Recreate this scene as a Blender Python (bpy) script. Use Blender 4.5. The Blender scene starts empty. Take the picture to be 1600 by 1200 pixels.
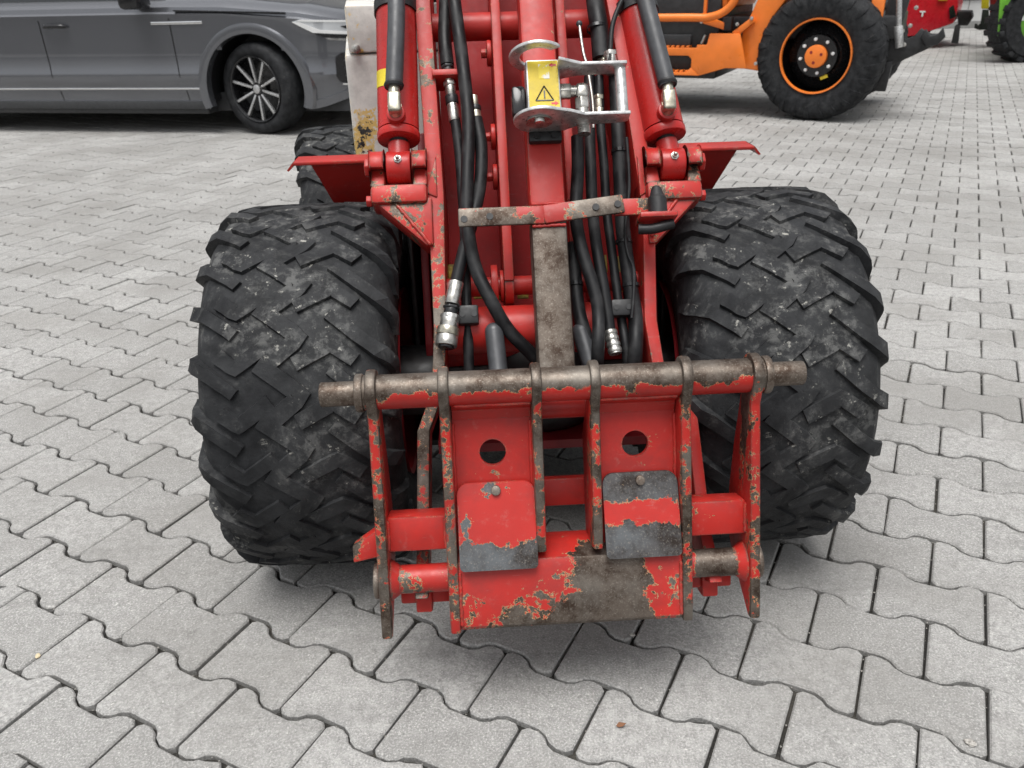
import bpy, bmesh, math, random
import numpy as np
from mathutils import Matrix, Vector
random.seed(7); rng = np.random.default_rng(7)
R = math.radians
scene = bpy.context.scene
col = scene.collection

# ------------------------------------------------------------------ camera
CAM_H, PITCH, ROLL, FPX = 1.1324, .4604, -.0271, 1276.4      # metres, radians, px at 1600 wide
cp, sp, ca, sa = math.cos(PITCH), math.sin(PITCH), math.cos(ROLL), math.sin(ROLL)
cam_d = bpy.data.cameras.new('camera'); cam = bpy.data.objects.new('camera', cam_d); col.objects.link(cam)
right = Vector((ca, sa*sp, sa*cp)); up = Vector((-sa, ca*sp, ca*cp)); fwd = Vector((0, cp, -sp))
cam.matrix_world = Matrix(((right.x, up.x, -fwd.x, 0), (right.y, up.y, -fwd.y, 0), (right.z, up.z, -fwd.z, CAM_H), (0, 0, 0, 1)))
cam_d.sensor_width = 36; cam_d.lens = 36*FPX/1600; cam_d.clip_start = .02; cam_d.clip_end = 500
cam_d.dof.use_dof = True; cam_d.dof.focus_distance = 1.35; cam_d.dof.aperture_fstop = 11
scene.camera = cam
scene.cycles.max_bounces = 6; scene.cycles.diffuse_bounces = 3; scene.cycles.glossy_bounces = 3
# ------------------------------------------------------------------ sky and sun (overcast)
SUN_EL, SUN_AZ = R(76), R(200)
world = bpy.data.worlds.new('World'); scene.world = world; world.use_nodes = True
wn, wl = world.node_tree.nodes, world.node_tree.links
bg = wn['Background']; sky = wn.new('ShaderNodeTexSky'); sky.sky_type = 'NISHITA'; sky.sun_disc = False
sky.sun_elevation = SUN_EL; sky.sun_rotation = SUN_AZ; sky.dust_density = 4; sky.air_density = 1.2; sky.ozone_density = 1
hs = wn.new('ShaderNodeHueSaturation'); hs.inputs['Saturation'].default_value = .16
wl.new(sky.outputs[0], hs.inputs['Color']); wl.new(hs.outputs[0], bg.inputs[0]); bg.inputs[1].default_value = .088
sd = bpy.data.lights.new('sun', 'SUN'); sd.energy = 1.5; sd.angle = R(38); sd.color = (1, .985, .96)
sun = bpy.data.objects.new('sun', sd); col.objects.link(sun)
sdir = Vector((math.sin(SUN_AZ)*math.cos(SUN_EL), math.cos(SUN_AZ)*math.cos(SUN_EL), math.sin(SUN_EL)))
sun.rotation_euler = sdir.to_track_quat('Z', 'Y').to_euler()
scene.view_settings.view_transform = 'Standard'; scene.view_settings.look = 'None'
scene.view_settings.exposure = 0.94; scene.view_settings.gamma = 1

# ------------------------------------------------------------------ measured frames
PSI = R(2.4); LO = Vector((.065, 1.59, 0))                     # loader: front axle centre on the ground
LM = Matrix.Translation(LO) @ Matrix.Rotation(PSI, 4, 'Z')
LMI = LM.inverted()
def frame(o, deg_from_horizontal):
    a = R(deg_from_horizontal); s = Vector((0, math.cos(a), math.sin(a))); n = Vector((0, -s.z, s.y))
    return Matrix(((1, 0, 0, o[0]), (0, s.y, n.y, o[1]), (0, s.z, n.z, o[2]), (0, 0, 0, 1)))
AM = frame((0, -.27, .54), 56)        # arm frame: x across, s up along the arm, n out of its front edge
HM = frame((0, -.43, .555), 71)       # hitch frame: origin on its top tube
CAML = LMI @ Vector((0, 0, CAM_H))
def ray_l(px, py):
    X, Y = px-800, py-600
    X, Y = ca*X+sa*Y, -sa*X+ca*Y
    r, u = X/FPX, -Y/FPX
    return LMI.to_3x3() @ Vector((r, cp+u*sp, -sp+u*cp))
def on(M, px, py, n):                 # measured point of the photograph at depth n of a frame, in that frame
    MI = M.inverted(); o = MI @ CAML; d = MI.to_3x3() @ ray_l(px, py)
    t = (n-o.z)/d.z
    return Vector((o.x+d.x*t, o.y+d.y*t, n))
def A(px, py, n=0): return AM @ on(AM, px, py, n)

# ------------------------------------------------------------------ mesh helpers
class MB:
    def __init__(s): s.bm = bmesh.new()
    def _merge(s, t, M=None, bev=0, seg=2):
        bmesh.ops.recalc_face_normals(t, faces=t.faces)
        if bev:
            es = [e for e in t.edges if len(e.link_faces) == 2 and e.calc_face_angle(0) > .35]
            bmesh.ops.bevel(t, geom=es, offset=bev, segments=seg, affect='EDGES', profile=.5, clamp_overlap=True)
        if M is not None: t.transform(M)
        me = bpy.data.meshes.new('t'); t.to_mesh(me); t.free(); s.bm.from_mesh(me); bpy.data.meshes.remove(me)
        return s
    def box(s, lo, hi, M=None, bev=0, seg=2, cuts=None):
        t = bmesh.new(); bmesh.ops.create_cube(t, size=1)
        lo, hi = Vector(lo), Vector(hi); c = (lo+hi)/2; d = hi-lo
        for v in t.verts: v.co = Vector((v.co.x*d.x, v.co.y*d.y, v.co.z*d.z))+c
        if cuts:
            for ax, k, n in [(ax, k, n) for ax, n in (cuts if isinstance(cuts[0], tuple) else (cuts,)) for k in range(1, n)]:
                p = Vector(lo); p[ax] = lo[ax]+d[ax]*k/n; no = Vector((0, 0, 0)); no[ax] = 1
                bmesh.ops.bisect_plane(t, geom=t.verts[:]+t.edges[:]+t.faces[:], plane_co=p, plane_no=no)
        return s._merge(t, M, bev, seg)
    def prism(s, pts, h0, h1, axes='xy', M=None, bev=0, seg=2):
        idx = {'xy': (0, 1, 2), 'yz': (1, 2, 0), 'xz': (0, 2, 1)}[axes]
        t = bmesh.new(); rings = []
        for h in (h0, h1):
            ring = []
            for p in pts:
                q = [0, 0, 0]; q[idx[0]] = p[0]; q[idx[1]] = p[1]; q[idx[2]] = h; ring.append(t.verts.new(q))
            rings.append(ring)
        n = len(pts); t.faces.new(rings[0]); t.faces.new(rings[1])
        for i in range(n): t.faces.new((rings[0][i], rings[0][(i+1) % n], rings[1][(i+1) % n], rings[1][i]))
        return s._merge(t, M, bev, seg)
    def cyl(s, a, b, r, r2=None, seg=24, M=None, bev=0, cuts=1):
        a, b = Vector(a), Vector(b); r2 = r if r2 is None else r2
        z = (b-a).normalized(); x = z.orthogonal().normalized(); y = z.cross(x)
        t = bmesh.new(); rings = []
        for k in range(cuts+1):
            f = k/cuts; c = a.lerp(b, f); rr = r+(r2-r)*f
            rings.append([t.verts.new(c+rr*(math.cos(2*math.pi*i/seg)*x+math.sin(2*math.pi*i/seg)*y)) for i in range(seg)])
        t.faces.new(rings[0]); t.faces.new(rings[-1])
        for k in range(cuts):
            for i in range(seg): t.faces.new((rings[k][i], rings[k][(i+1) % seg], rings[k+1][(i+1) % seg], rings[k+1][i]))
        return s._merge(t, M, bev if bev else 0)
    def lathe(s, prof, seg=48, axis='x', M=None, closed=False):
        t = bmesh.new(); rings = []
        for i in range(seg):
            a = 2*math.pi*i/seg
            rg = []
            for (h, r) in prof:
                c = (h, r*math.cos(a), r*math.sin(a)) if axis == 'x' else ((r*math.cos(a), h, r*math.sin(a)) if axis == 'y' else (r*math.cos(a), r*math.sin(a), h))
                rg.append(t.verts.new(c))
            rings.append(rg)
        m = len(prof)
        for i in range(seg):
            for k in range(m if closed else m-1):
                t.faces.new((rings[i][k], rings[i][(k+1) % m], rings[(i+1) % seg][(k+1) % m], rings[(i+1) % seg][k]))
        return s._merge(t, M)
    def tube(s, pts, r, seg=14, M=None, sub=8, smooth=True):
        P = [Vector(p) for p in pts]
        rs = r if isinstance(r, (list, tuple)) else [r]*len(P)
        if smooth and len(P) > 2:
            Q, RR = [], []
            for i in range(len(P)-1):
                p0, p1, p2, p3 = P[max(i-1, 0)], P[i], P[i+1], P[min(i+2, len(P)-1)]
                for k in range(sub):
                    u = k/sub
                    Q.append(.5*((2*p1)+(p2-p0)*u+(2*p0-5*p1+4*p2-p3)*u*u+(3*p1-p0-3*p2+p3)*u**3)); RR.append(rs[i]+(rs[i+1]-rs[i])*u)
            Q.append(P[-1]); RR.append(rs[-1])
        else: Q, RR = P, rs
        t = bmesh.new(); rings = []; x = None
        for i, q in enumerate(Q):
            d = (Q[min(i+1, len(Q)-1)]-Q[max(i-1, 0)]).normalized()
            x = d.orthogonal().normalized() if x is None else (x-d*x.dot(d)).normalized()
            y = d.cross(x)
            rings.append([t.verts.new(q+RR[i]*(math.cos(2*math.pi*j/seg)*x+math.sin(2*math.pi*j/seg)*y)) for j in range(seg)])
        t.faces.new(rings[0]); t.faces.new(rings[-1])
        for k in range(len(Q)-1):
            for j in range(seg): t.faces.new((rings[k][j], rings[k][(j+1) % seg], rings[k+1][(j+1) % seg], rings[k+1][j]))
        return s._merge(t, M)
    def loft(s, secs, M=None, bev=0):
        t = bmesh.new(); rg = [[t.verts.new(p) for p in sec] for sec in secs]; n = len(secs[0])
        t.faces.new(rg[0]); t.faces.new(rg[-1])
        for k in range(len(rg)-1):
            for i in range(n): t.faces.new((rg[k][i], rg[k][(i+1) % n], rg[k+1][(i+1) % n], rg[k+1][i]))
        return s._merge(t, M, bev)
    def hexnut(s, a, b, r, M=None): return s.cyl(a, b, r, seg=6, M=M, bev=r*.12)
    def sphere(s, c, r, M=None, sc=(1, 1, 1)):
        t = bmesh.new(); bmesh.ops.create_uvsphere(t, u_segments=16, v_segments=10, radius=r)
        for v in t.verts: v.co = Vector((v.co.x*sc[0], v.co.y*sc[1], v.co.z*sc[2]))+Vector(c)
        return s._merge(t, M)
    def holed(s, x0, x1, t0, t1, cx, ct, r, n0, n1, M=None, seg=32):
        t = bmesh.new(); L = []
        for h in (n1, n0):
            inn, out = [], []
            for i in range(seg):
                a = 2*math.pi*i/seg; c, d = math.cos(a), math.sin(a)
                inn.append(t.verts.new((cx+r*c, ct+r*d, h)))
                ks = []
                if c > 1e-6: ks.append((x1-cx)/c)
                if c < -1e-6: ks.append((x0-cx)/c)
                if d > 1e-6: ks.append((t1-ct)/d)
                if d < -1e-6: ks.append((t0-ct)/d)
                k = min(ks); out.append([cx+k*c, ct+k*d])
            for (X, Y) in ((x0, t0), (x0, t1), (x1, t0), (x1, t1)):
                j = min(range(seg), key=lambda q: (out[q][0]-X)**2+(out[q][1]-Y)**2); out[j] = [X, Y]
            L.append((inn, [t.verts.new((o[0], o[1], h)) for o in out]))
        for i in range(seg):
            j = (i+1) % seg
            t.faces.new((L[0][0][i], L[0][0][j], L[0][1][j], L[0][1][i])); t.faces.new((L[1][0][i], L[1][0][j], L[1][1][j], L[1][1][i]))
            t.faces.new((L[0][0][i], L[0][0][j], L[1][0][j], L[1][0][i])); t.faces.new((L[0][1][i], L[0][1][j], L[1][1][j], L[1][1][i]))
        return s._merge(t, M)
    def build(s, name, mat, parent=None, wear=None, smooth=35, M=None):
        me = bpy.data.meshes.new(name); s.bm.to_mesh(me); s.bm.free()
        o = bpy.data.objects.new(name, me); col.objects.link(o)
        me.materials.append(mat)
        if smooth:
            me.polygons.foreach_set('use_smooth', [True]*len(me.polygons)); me.set_sharp_from_angle(angle=R(smooth))
        if wear:
            at = me.attributes.new('wear', 'FLOAT', 'POINT')
            at.data.foreach_set('value', [wear(v.co) for v in me.vertices])
        if parent: o.parent = parent
        if M is not None: o.matrix_local = M
        return o
def tag(o, label=None, cat=None, group=None, kind=None):
    if label: o['label'] = label
    if cat: o['category'] = cat
    if group: o['group'] = group
    if kind: o['kind'] = kind
    return o
def empty(name, M=None, parent=None):
    o = bpy.data.objects.new(name, None); col.objects.link(o); o.empty_display_size = .1
    if parent: o.parent = parent
    if M is not None: o.matrix_local = M
    return o
def copy_tree(o, parent=None):
    c = o.copy(); col.objects.link(c); c.parent = parent
    for ch in list(o.children): copy_tree(ch, c)
    return c
def arc(cx, cy, r, a0, a1, n): return [(cx+r*math.cos(R(a0+(a1-a0)*i/n)), cy+r*math.sin(R(a0+(a1-a0)*i/n))) for i in range(n+1)]

# ------------------------------------------------------------------ materials
class N:
    def __init__(s, name):
        s.m = bpy.data.materials.new(name); s.m.use_nodes = True; s.t = s.m.node_tree; s.b = s.t.nodes['Principled BSDF']
    def n(s, typ, **kw):
        nd = s.t.nodes.new('ShaderNode'+typ)
        for k, v in kw.items(): setattr(nd, k, v)
        return nd
    def set(s, sock, v):
        if isinstance(v, bpy.types.NodeSocket): s.t.links.new(v, sock)
        elif isinstance(v, (tuple, list)): sock.default_value = tuple(v)+(1,) if len(v) == 3 and sock.type == 'RGBA' else v
        else: sock.default_value = v
    def math(s, op, a, b=0, c=0, clamp=False):
        nd = s.n('Math', operation=op, use_clamp=clamp)
        for i, v in enumerate((a, b, c)): s.set(nd.inputs[i], v)
        return nd.outputs[0]
    def noise(s, scale, detail=4, rough=.55, vec=None, dist=0):
        nd = s.n('TexNoise'); nd.inputs['Scale'].default_value = scale; nd.inputs['Detail'].default_value = detail
        nd.inputs['Roughness'].default_value = rough; nd.inputs['Distortion'].default_value = dist
        s.t.links.new(vec if vec else s.co(), nd.inputs['Vector']); return nd.outputs['Fac']
    def co(s, kind='Object'):
        if not hasattr(s, '_tc'): s._tc = s.n('TexCoord')
        return s._tc.outputs[kind]
    def step(s, v, a, b, lo=0., hi=1.):
        nd = s.n('MapRange', interpolation_type='SMOOTHSTEP'); s.set(nd.inputs[0], v); s.set(nd.inputs[1], a); s.set(nd.inputs[2], b)
        nd.inputs[3].default_value = lo; nd.inputs[4].default_value = hi; return nd.outputs[0]
    def mix(s, f, a, b):
        nd = s.n('Mix', data_type='RGBA'); s.set(nd.inputs[0], f); s.set(nd.inputs[6], a); s.set(nd.inputs[7], b); return nd.outputs[2]
    def bump(s, h, strength=.3, dist=.01):
        nd = s.n('Bump'); nd.inputs['Strength'].default_value = strength; nd.inputs['Distance'].default_value = dist
        s.t.links.new(h, nd.inputs['Height']); s.t.links.new(nd.outputs[0], s.b.inputs['Normal'])
    def out(s, color=None, rough=None, metal=None, **kw):
        if color is not None: s.set(s.b.inputs['Base Color'], color)
        if rough is not None: s.set(s.b.inputs['Roughness'], rough)
        if metal is not None: s.set(s.b.inputs['Metallic'], metal)
        for k, v in kw.items(): s.set(s.b.inputs[k.replace('_', ' ')], v)
        return s.m
def plain(name, c, rough=.5, metal=0, var=.12, scale=25, **kw):
    m = N(name); f = m.noise(scale, 5, .6)
    dark = tuple(x*(1-var*2) for x in c); lite = tuple(min(1, x*(1+var)) for x in c)
    cc = m.mix(m.step(f, .3, .7), dark, lite)
    return m.out(cc, m.step(m.noise(scale*1.7, 4), .3, .7, max(.02, rough-.08), min(1, rough+.1)), metal, **kw)
def worn(name, color, thr=.66, edge=.9, scale=16, rough=.42, bareshade=1., brad=.006, tint=(1, 1, 1), primer=(.44, .30, .15), pw=.014, spec=.38):
    """old paint: chipped to primer and brown steel, most on edges and where the 'wear' attribute is high"""
    m = N(name)
    at = m.n('Attribute', attribute_name='wear').outputs['Fac']
    n1 = m.noise(scale*1.5, 7, .70, dist=.35); n2 = m.noise(scale*7, 4, .7)
    n1 = m.math('ADD', m.math('MULTIPLY', m.math('SUBTRACT', n1, .5), 1.75), .5)
    v = m.math('ADD', m.math('ADD', n1, m.math('MULTIPLY', m.math('SUBTRACT', n2, .5), .60)), m.math('MULTIPLY', at, 1.45))
    if edge > .4:
        bv = m.n('Bevel', samples=2); bv.inputs['Radius'].default_value = brad
        ge = m.n('NewGeometry')
        dp = m.n('VectorMath', operation='DOT_PRODUCT'); m.t.links.new(bv.outputs[0], dp.inputs[0]); m.t.links.new(ge.outputs['Normal'], dp.inputs[1])
        v = m.math('ADD', v, m.math('MULTIPLY', m.step(m.math('SUBTRACT', 1., dp.outputs['Value']), .0, .22), edge*.34))
    thr = .5+(thr-.5)*1.75
    bare = m.step(v, thr, thr+.012); prim = m.math('MULTIPLY', m.step(v, thr-pw*1.6, thr-pw), m.step(m.noise(31, 3), .38, .52, .25, 1.))
    pv = m.noise(3.5, 6, .6); dust = m.noise(55, 6, .7); dr = m.noise(8, 8, .7)
    pc = m.mix(m.step(pv, .3, .7), tuple(x*.8 for x in color), color)
    pc = m.mix(m.step(dr, .44, .68, 0, .7), pc, tuple(x*.52+.014 for x in color))
    pc = m.mix(m.step(dust, .55, .85, 0, .25), pc, (.42, .30, .26))
    scr = m.n('Mapping'); scr.inputs['Scale'].default_value = (9, 60, 140); scr.inputs['Rotation'].default_value = (.3, .5, .2); m.t.links.new(m.co(), scr.inputs['Vector'])
    pc = m.mix(m.step(m.noise(3, 3, .5, scr.outputs[0]), .70, .74, 0, .5), pc, tuple(x*.5+.10 for x in color))
    b1 = m.noise(26, 7, .78); b2 = m.noise(300, 3, .7); b3 = m.noise(9, 5, .6)
    k = bareshade
    bc = m.mix(m.step(b1, .36, .62), (.045*k*tint[0], .028*k*tint[1], .019*k*tint[2]), (.135*k*tint[0], .11*k*tint[1], .09*k*tint[2]))
    bc = m.mix(m.step(b3, .45, .7, 0, .75), bc, (.21*k*tint[0], .19*k*tint[1], .165*k*tint[2]))
    bc = m.mix(m.step(b2, .52, .75, 0, .5), bc, (.34*k, .31*k, .27*k))
    c = m.mix(bare, m.mix(prim, pc, primer), bc)
    m.bump(m.math('ADD', m.math('MULTIPLY', bare, -.5), m.math('MULTIPLY', m.noise(220, 4, .6), .2)), .3, .0015)
    m.b.inputs['Specular IOR Level'].default_value = spec
    return m.out(c, m.math('ADD', m.step(bare, 0, 1, rough, .5), m.math('MULTIPLY', m.math('SUBTRACT', dust, .5), .5)), m.step(bare, 0, 1, 0, .65))
RED = (.47, .024, .018)
M = {}
M['red'] = worn('worn_red_paint', RED, .715, .8)
M['red_chip'] = worn('chipped_red_paint', RED, .66, .95, 13)
M['red_clean_shade'] = worn('shaded_red_paint', (.33, .011, .012), .78, .35, spec=.16, rough=.5)  # clean red taken darker: shade of the inner parts put into its colour
M['cyl_red'] = worn('cylinder_red_paint', (.47, .021, .018), .80, .25, rough=.3)
M['red_flap'] = worn('flap_red_paint', RED, .66, .6, 15, tint=(.72, .86, 1.05))
M['label'] = worn('worn_yellow_label', (.70, .52, .025), .70, .9, 30, primer=(.6, .58, .5), bareshade=.6)
M['white_worn'] = worn('chipped_white_paint', (.76, .745, .70), .72, .7, 9, primer=(.68, .47, .16), pw=.10, tint=(.8, 1.1, 1.4))
M['steel_bare'] = worn('rubbed_steel', RED, .2, .5, 22, bareshade=1.25)
def zinc():
    m = N('zinc_plated_steel'); f = m.noise(60, 6, .6)
    return m.out(m.mix(m.step(f, .35, .7), (.34, .33, .30), (.66, .65, .62)), m.step(m.noise(90, 4), .3, .7, .22, .42), .9)
M['zinc'] = zinc()
M['steel'] = plain('bright_steel', (.60, .60, .59), .34, .7, .15, 80)
M['brass'] = plain('yellow_zinc', (.50, .47, .38), .34, .85, .2, 60)
def hose():
    m = N('black_hose_rubber'); d = m.noise(28, 6, .6); f = m.noise(160, 3)
    c = m.mix(m.step(d, .42, .75), (.008, .008, .009), (.032, .032, .033))
    m.bump(f, .12, .001); return m.out(c, m.step(d, .3, .7, .38, .62), Specular_IOR_Level=.3)
M['hose'] = hose()
M['sleeve'] = plain('grey_plastic_sleeve', (.055, .057, .062), .42, 0, .15, 30)
M['black_plastic'] = plain('black_plastic', (.012, .012, .013), .5, 0, .2, 60)
def tyre_mat(name, dustiness):
    m = N(name); d = m.noise(6, 9, .72, dist=.8); d2 = m.noise(38, 8, .74); sp_ = m.noise(70, 5, .65); ft = m.noise(2.2, 5, .6)
    mk = m.math('MULTIPLY', m.step(d, .44, .62), m.step(d2, .44, .62))
    c = m.mix(m.step(m.noise(18, 6, .65), .3, .7), (.010, .0104, .0115), (.028, .029, .031))
    c = m.mix(m.math('MULTIPLY', m.step(ft, .4, .65), dustiness*.45), c, (.056, .057, .058))
    c = m.mix(m.math('MULTIPLY', mk, dustiness), c, (.155, .155, .15))
    c = m.mix(m.math('MULTIPLY', m.math('MULTIPLY', m.step(sp_, .61, .68), m.step(d, .47, .58)), dustiness), c, (.42, .41, .37))
    m.bump(m.math('ADD', d2, m.math('MULTIPLY', m.noise(11, 6, .6), 1.5)), .5, .004)
    return m.out(c, m.step(d2, .3, .7, .5, .82), Specular_IOR_Level=.16)
M['tyre'] = tyre_mat('worn_dusty_rubber', .62)
M['tyre_new'] = tyre_mat('dark_rubber', .12)
def paver_mat():
    m = N('concrete_paver'); ge = m.n('NewGeometry'); oi = m.n('ObjectInfo')
    tone = m.math('FRACT', m.math('ADD', ge.outputs['Random Per Island'], oi.outputs['Random']))
    pos = ge.outputs['Position']
    fine = m.noise(260, 3, .75, pos); mid = m.noise(48, 6, .72, pos); big = m.noise(2.2, 4, .6, pos); ag = m.noise(170, 1, .4, pos); stn = m.noise(7, 4, .6, pos, .5)
    base = m.mix(tone, (.265, .261, .251), (.375, .37, .358))
    base = m.mix(m.step(mid, .38, .62, 0, .6), base, (.19, .187, .18))
    base = m.mix(m.step(fine, .47, .66, 0, .7), base, (.52, .51, .49))
    base = m.mix(m.step(m.noise(95, 3, .65, pos), .52, .72, 0, .5), base, (.21, .205, .195))
    base = m.mix(m.step(ag, .69, .76, 0, .55), base, (.68, .66, .63))
    base = m.mix(m.step(fine, .42, .30, 0, .7), base, (.10, .099, .095))
    base = m.mix(m.step(big, .42, .66, 0, .45), base, (.205, .197, .183))
    base = m.mix(m.step(stn, .66, .78, 0, .7), base, (.12, .117, .11))
    base = m.mix(m.step(m.noise(.55, 3, .6, pos), .42, .66, 0, .30), base, (.17, .165, .155))
    mp = m.n('Mapping'); mp.inputs['Scale'].default_value = (1.1, 7, 1); mp.inputs['Rotation'].default_value = (0, 0, 1.2); m.t.links.new(pos, mp.inputs['Vector'])
    base = m.mix(m.step(m.noise(1.6, 4, .65, mp.outputs[0]), .55, .72, 0, .32), base, (.15, .147, .14))
    m.bump(m.math('ADD', m.math('MULTIPLY', fine, .9), mid), .7, .0028)
    return m.out(base, .86)
M['paver'] = paver_mat()
def joint_mat():
    m = N('joint_sand'); ge = m.n('NewGeometry'); p = ge.outputs['Position']
    f = m.noise(3, 6, .7, p); g = m.noise(300, 3, .6, p)
    c = m.mix(m.step(f, .45, .7), (.018, .017, .015), (.06, .055, .046)); c = m.mix(m.step(g, .5, .75, 0, .5), c, (.11, .10, .088))
    m.bump(g, .6, .003); return m.out(c, .95)
M['joint'] = joint_mat()
M['yard'] = plain('yard_surface', (.30, .295, .285), .9, 0, .12, 1.5)
M['yellow'] = plain('yellow_sticker', (.72, .56, .03), .45, 0, .1, 50)
M['yellow_dirty'] = plain('dirty_yellow_paint', (.30, .22, .03), .6, 0, .35, 60)
M['orange'] = plain('orange_paint', (.82, .20, .025), .35, 0, .06, 6)
M['dark_red'] = plain('dark_red_paint', (.20, .008, .012), .5, 0, .15, 8)
M['tractor_red'] = plain('tractor_red_paint', (.55, .012, .025), .3, 0, .06, 8)
M['green'] = plain('green_paint', (.14, .42, .03), .35, 0, .08, 8)
M['white'] = plain('white_paint', (.72, .72, .71), .5, 0, .05, 5)
M['black_steel'] = plain('black_painted_steel', (.017, .017, .018), .42, 0, .25, 20)
M['wall'] = plain('pale_wall_cladding', (.55, .55, .54), .7, 0, .05, 2)
M['wall_grey'] = plain('grey_concrete_wall', (.26, .26, .25), .8, 0, .1, 2)
M['dark'] = plain('dark_door_panel', (.03, .032, .036), .4, 0, .1, 4)
def carpaint():
    m = N('grey_metallic_paint'); f = m.noise(900, 2, .5)
    return m.out(m.mix(f, (.11, .114, .126), (.165, .17, .185)), .26, .65, Coat_Weight=1.0, Coat_Roughness=.04)
M['car'] = carpaint()
M['trim'] = plain('dark_plastic_trim', (.035, .036, .038), .55, 0, .1, 30)
M['chrome'] = plain('chrome', (.8, .8, .8), .12, 1., .04, 10)
M['glass'] = N('tinted_glass').out((.01, .012, .014), .03, 0, Coat_Weight=.5)
def lens():
    m = N('headlight_lens'); return m.out((.62, .64, .66), .08, .35, Coat_Weight=1.)
M['lens'] = lens()
M['alloy'] = plain('machined_alloy', (.58, .58, .58), .3, .8, .06, 20)
M['gloss_black'] = plain('gloss_black', (.012, .012, .013), .2, 0, .1, 20)

# ------------------------------------------------------------------ setting: ground and paving
g = MB(); g.box((-60, -25, -.25), (60, 90, -.014)); paving = tag(g.build('paving', M['joint'], smooth=0), kind='structure')
YAW = -.4794; PO = Vector((.425, 1.148)); LX, LY = .2, .14*.998
cy_, sy_ = math.cos(YAW), math.sin(YAW)
def lat(i, r): X, Y = i*LX, r*LY; return (cy_*X-sy_*Y+PO.x, sy_*X+cy_*Y+PO.y)
def project(x, y, z=0.):
    z = z-CAM_H; d = y*cp-z*sp; u = y*sp+z*cp
    if d <= .05: return None
    X, Y = FPX*x/d, -FPX*u/d
    return 800+ca*X-sa*Y, 600+sa*X+ca*Y
W2, HW, WA = .1, .0825*.998, .0575*.998
BASE = [(-W2, HW), (-.060, HW), (-.038, WA), (.038, WA), (.060, HW), (W2, HW), (W2, -HW), (.060, -HW), (.038, -WA), (-.038, -WA), (-.060, -HW), (-W2, -HW)][::-1]   # ccw
def inset(P, d):
    n = len(P); out = []
    for i in range(n):
        p0, p1, p2 = np.array(P[i-1]), np.array(P[i]), np.array(P[(i+1) % n])
        a = (p1-p0)/np.linalg.norm(p1-p0); b = (p2-p1)/np.linalg.norm(p2-p1)
        na, nb = np.array((-a[1], a[0])), np.array((-b[1], b[0])); m = na+nb; m = m/max(.3, np.dot(m, na)+0)*1.0
        m = (na+nb)/ (1+np.dot(na, nb)); out.append(tuple(p1+m*d))
    return out
def cut(P, f):
    out = []
    n = len(P)
    for i in range(n):
        p0, p1, p2 = np.array(P[i-1]), np.array(P[i]), np.array(P[(i+1) % n])
        la, lb = np.linalg.norm(p0-p1), np.linalg.norm(p2-p1)
        out.append(tuple(p1+(p0-p1)*min(.45, f/la))); out.append(tuple(p1+(p2-p1)*min(.45, f/lb)))
    return out
def stone_rings(detail):
    j = rng.normal(0, .0011, (12, 2)); P = [(BASE[i][0]+j[i][0], BASE[i][1]+j[i][1]) for i in range(12)]
    P = inset(P, .0027)
    if detail: P = cut(P, .009)
    if detail == 2:                                            # a knocked-off corner
        k = rng.integers(0, 24); P[k] = (P[k][0]*.90, P[k][1]*.88); P[(k+1) % 24] = (P[(k+1) % 24][0]*.93, P[(k+1) % 24][1]*.93)
    T = inset(P, .0028)
    n = len(P)
    v = [(x, y, 0) for x, y in T]+[(x, y, -.0032) for x, y in P]+[(x, y, -.022) for x, y in P]
    f = [tuple(range(n))]+[(k*n+i, (k+1)*n+i, (k+1)*n+(i+1) % n, k*n+(i+1) % n) for k in range(2) for i in range(n)]
    return np.array(v), f
stones = []
for r in range(-60, 170):
    for ii in range(-150, 150):
        i = ii+(.5 if r % 2 else 0)+.5
        x, y = lat(i, r)
        if y < .2 or y > 17.5 or abs(x) > .92*y+2.6 or abs(x) > 15: continue
        q = project(x, y)
        inside = q and -20 < q[0] < 1620 and 0 < q[1] < 1225
        l = LMI @ Vector((x, y, 0))
        hid = (abs(l.x) < .60 and -.12 < l.y < 1.4)
        stones.append((math.hypot(x, y) + (0 if (inside and not hid) else 1000), x, y))
stones.sort()
vari = []
for k in range(10):
    v, f = stone_rings(1 if k < 7 else 2); me = bpy.data.meshes.new('paver'); me.from_pydata(v.tolist(), [], f); me.materials.append(M['paver']); vari.append(me)
def jitter(near=True): return random.choice((0, math.pi))+random.gauss(0, .006), random.gauss(0, .0012), random.gauss(0, .004), random.gauss(0, .004)
for d, x, y in stones[:300]:
    o = bpy.data.objects.new('paver', random.choice(vari)); col.objects.link(o); o.parent = paving
    a, dz, tx, ty = jitter(); o.location = (x, y, dz); o.rotation_euler = (tx, ty, YAW+a)
V, Fc = [], []; nb = 0
var2 = [stone_rings(0) for k in range(12)]
for d, x, y in stones[300:]:
    v, f = random.choice(var2); a, dz, tx, ty = jitter(); c, s_ = math.cos(YAW+a), math.sin(YAW+a)
    w = np.stack([c*v[:, 0]-s_*v[:, 1]+x, s_*v[:, 0]+c*v[:, 1]+y, v[:, 2]+dz+tx*v[:, 1]+ty*v[:, 0]], 1); V.append(w)
    Fc += [tuple(q+nb for q in t) for t in f]; nb += len(v)
me = bpy.data.meshes.new('pavers'); me.from_pydata(np.concatenate(V).tolist(), [], Fc); me.materials.append(M['paver'])
o = bpy.data.objects.new('pavers', me); col.objects.link(o); o.parent = paving; o['kind'] = 'stuff'
# outlying yard beyond the laid stones one can make out
g = MB()
g.box((-60, 17.4, -.02), (60, 90, -.004)); g.box((-60, -25, -.02), (60, -8.1, -.004))
g.box((-60, -8, -.02), (-15.2, 17.3, -.004)); g.box((15.2, -8, -.02), (60, 17.3, -.004))
tag(g.build('yard', M['yard'], smooth=0), kind='structure')

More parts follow.
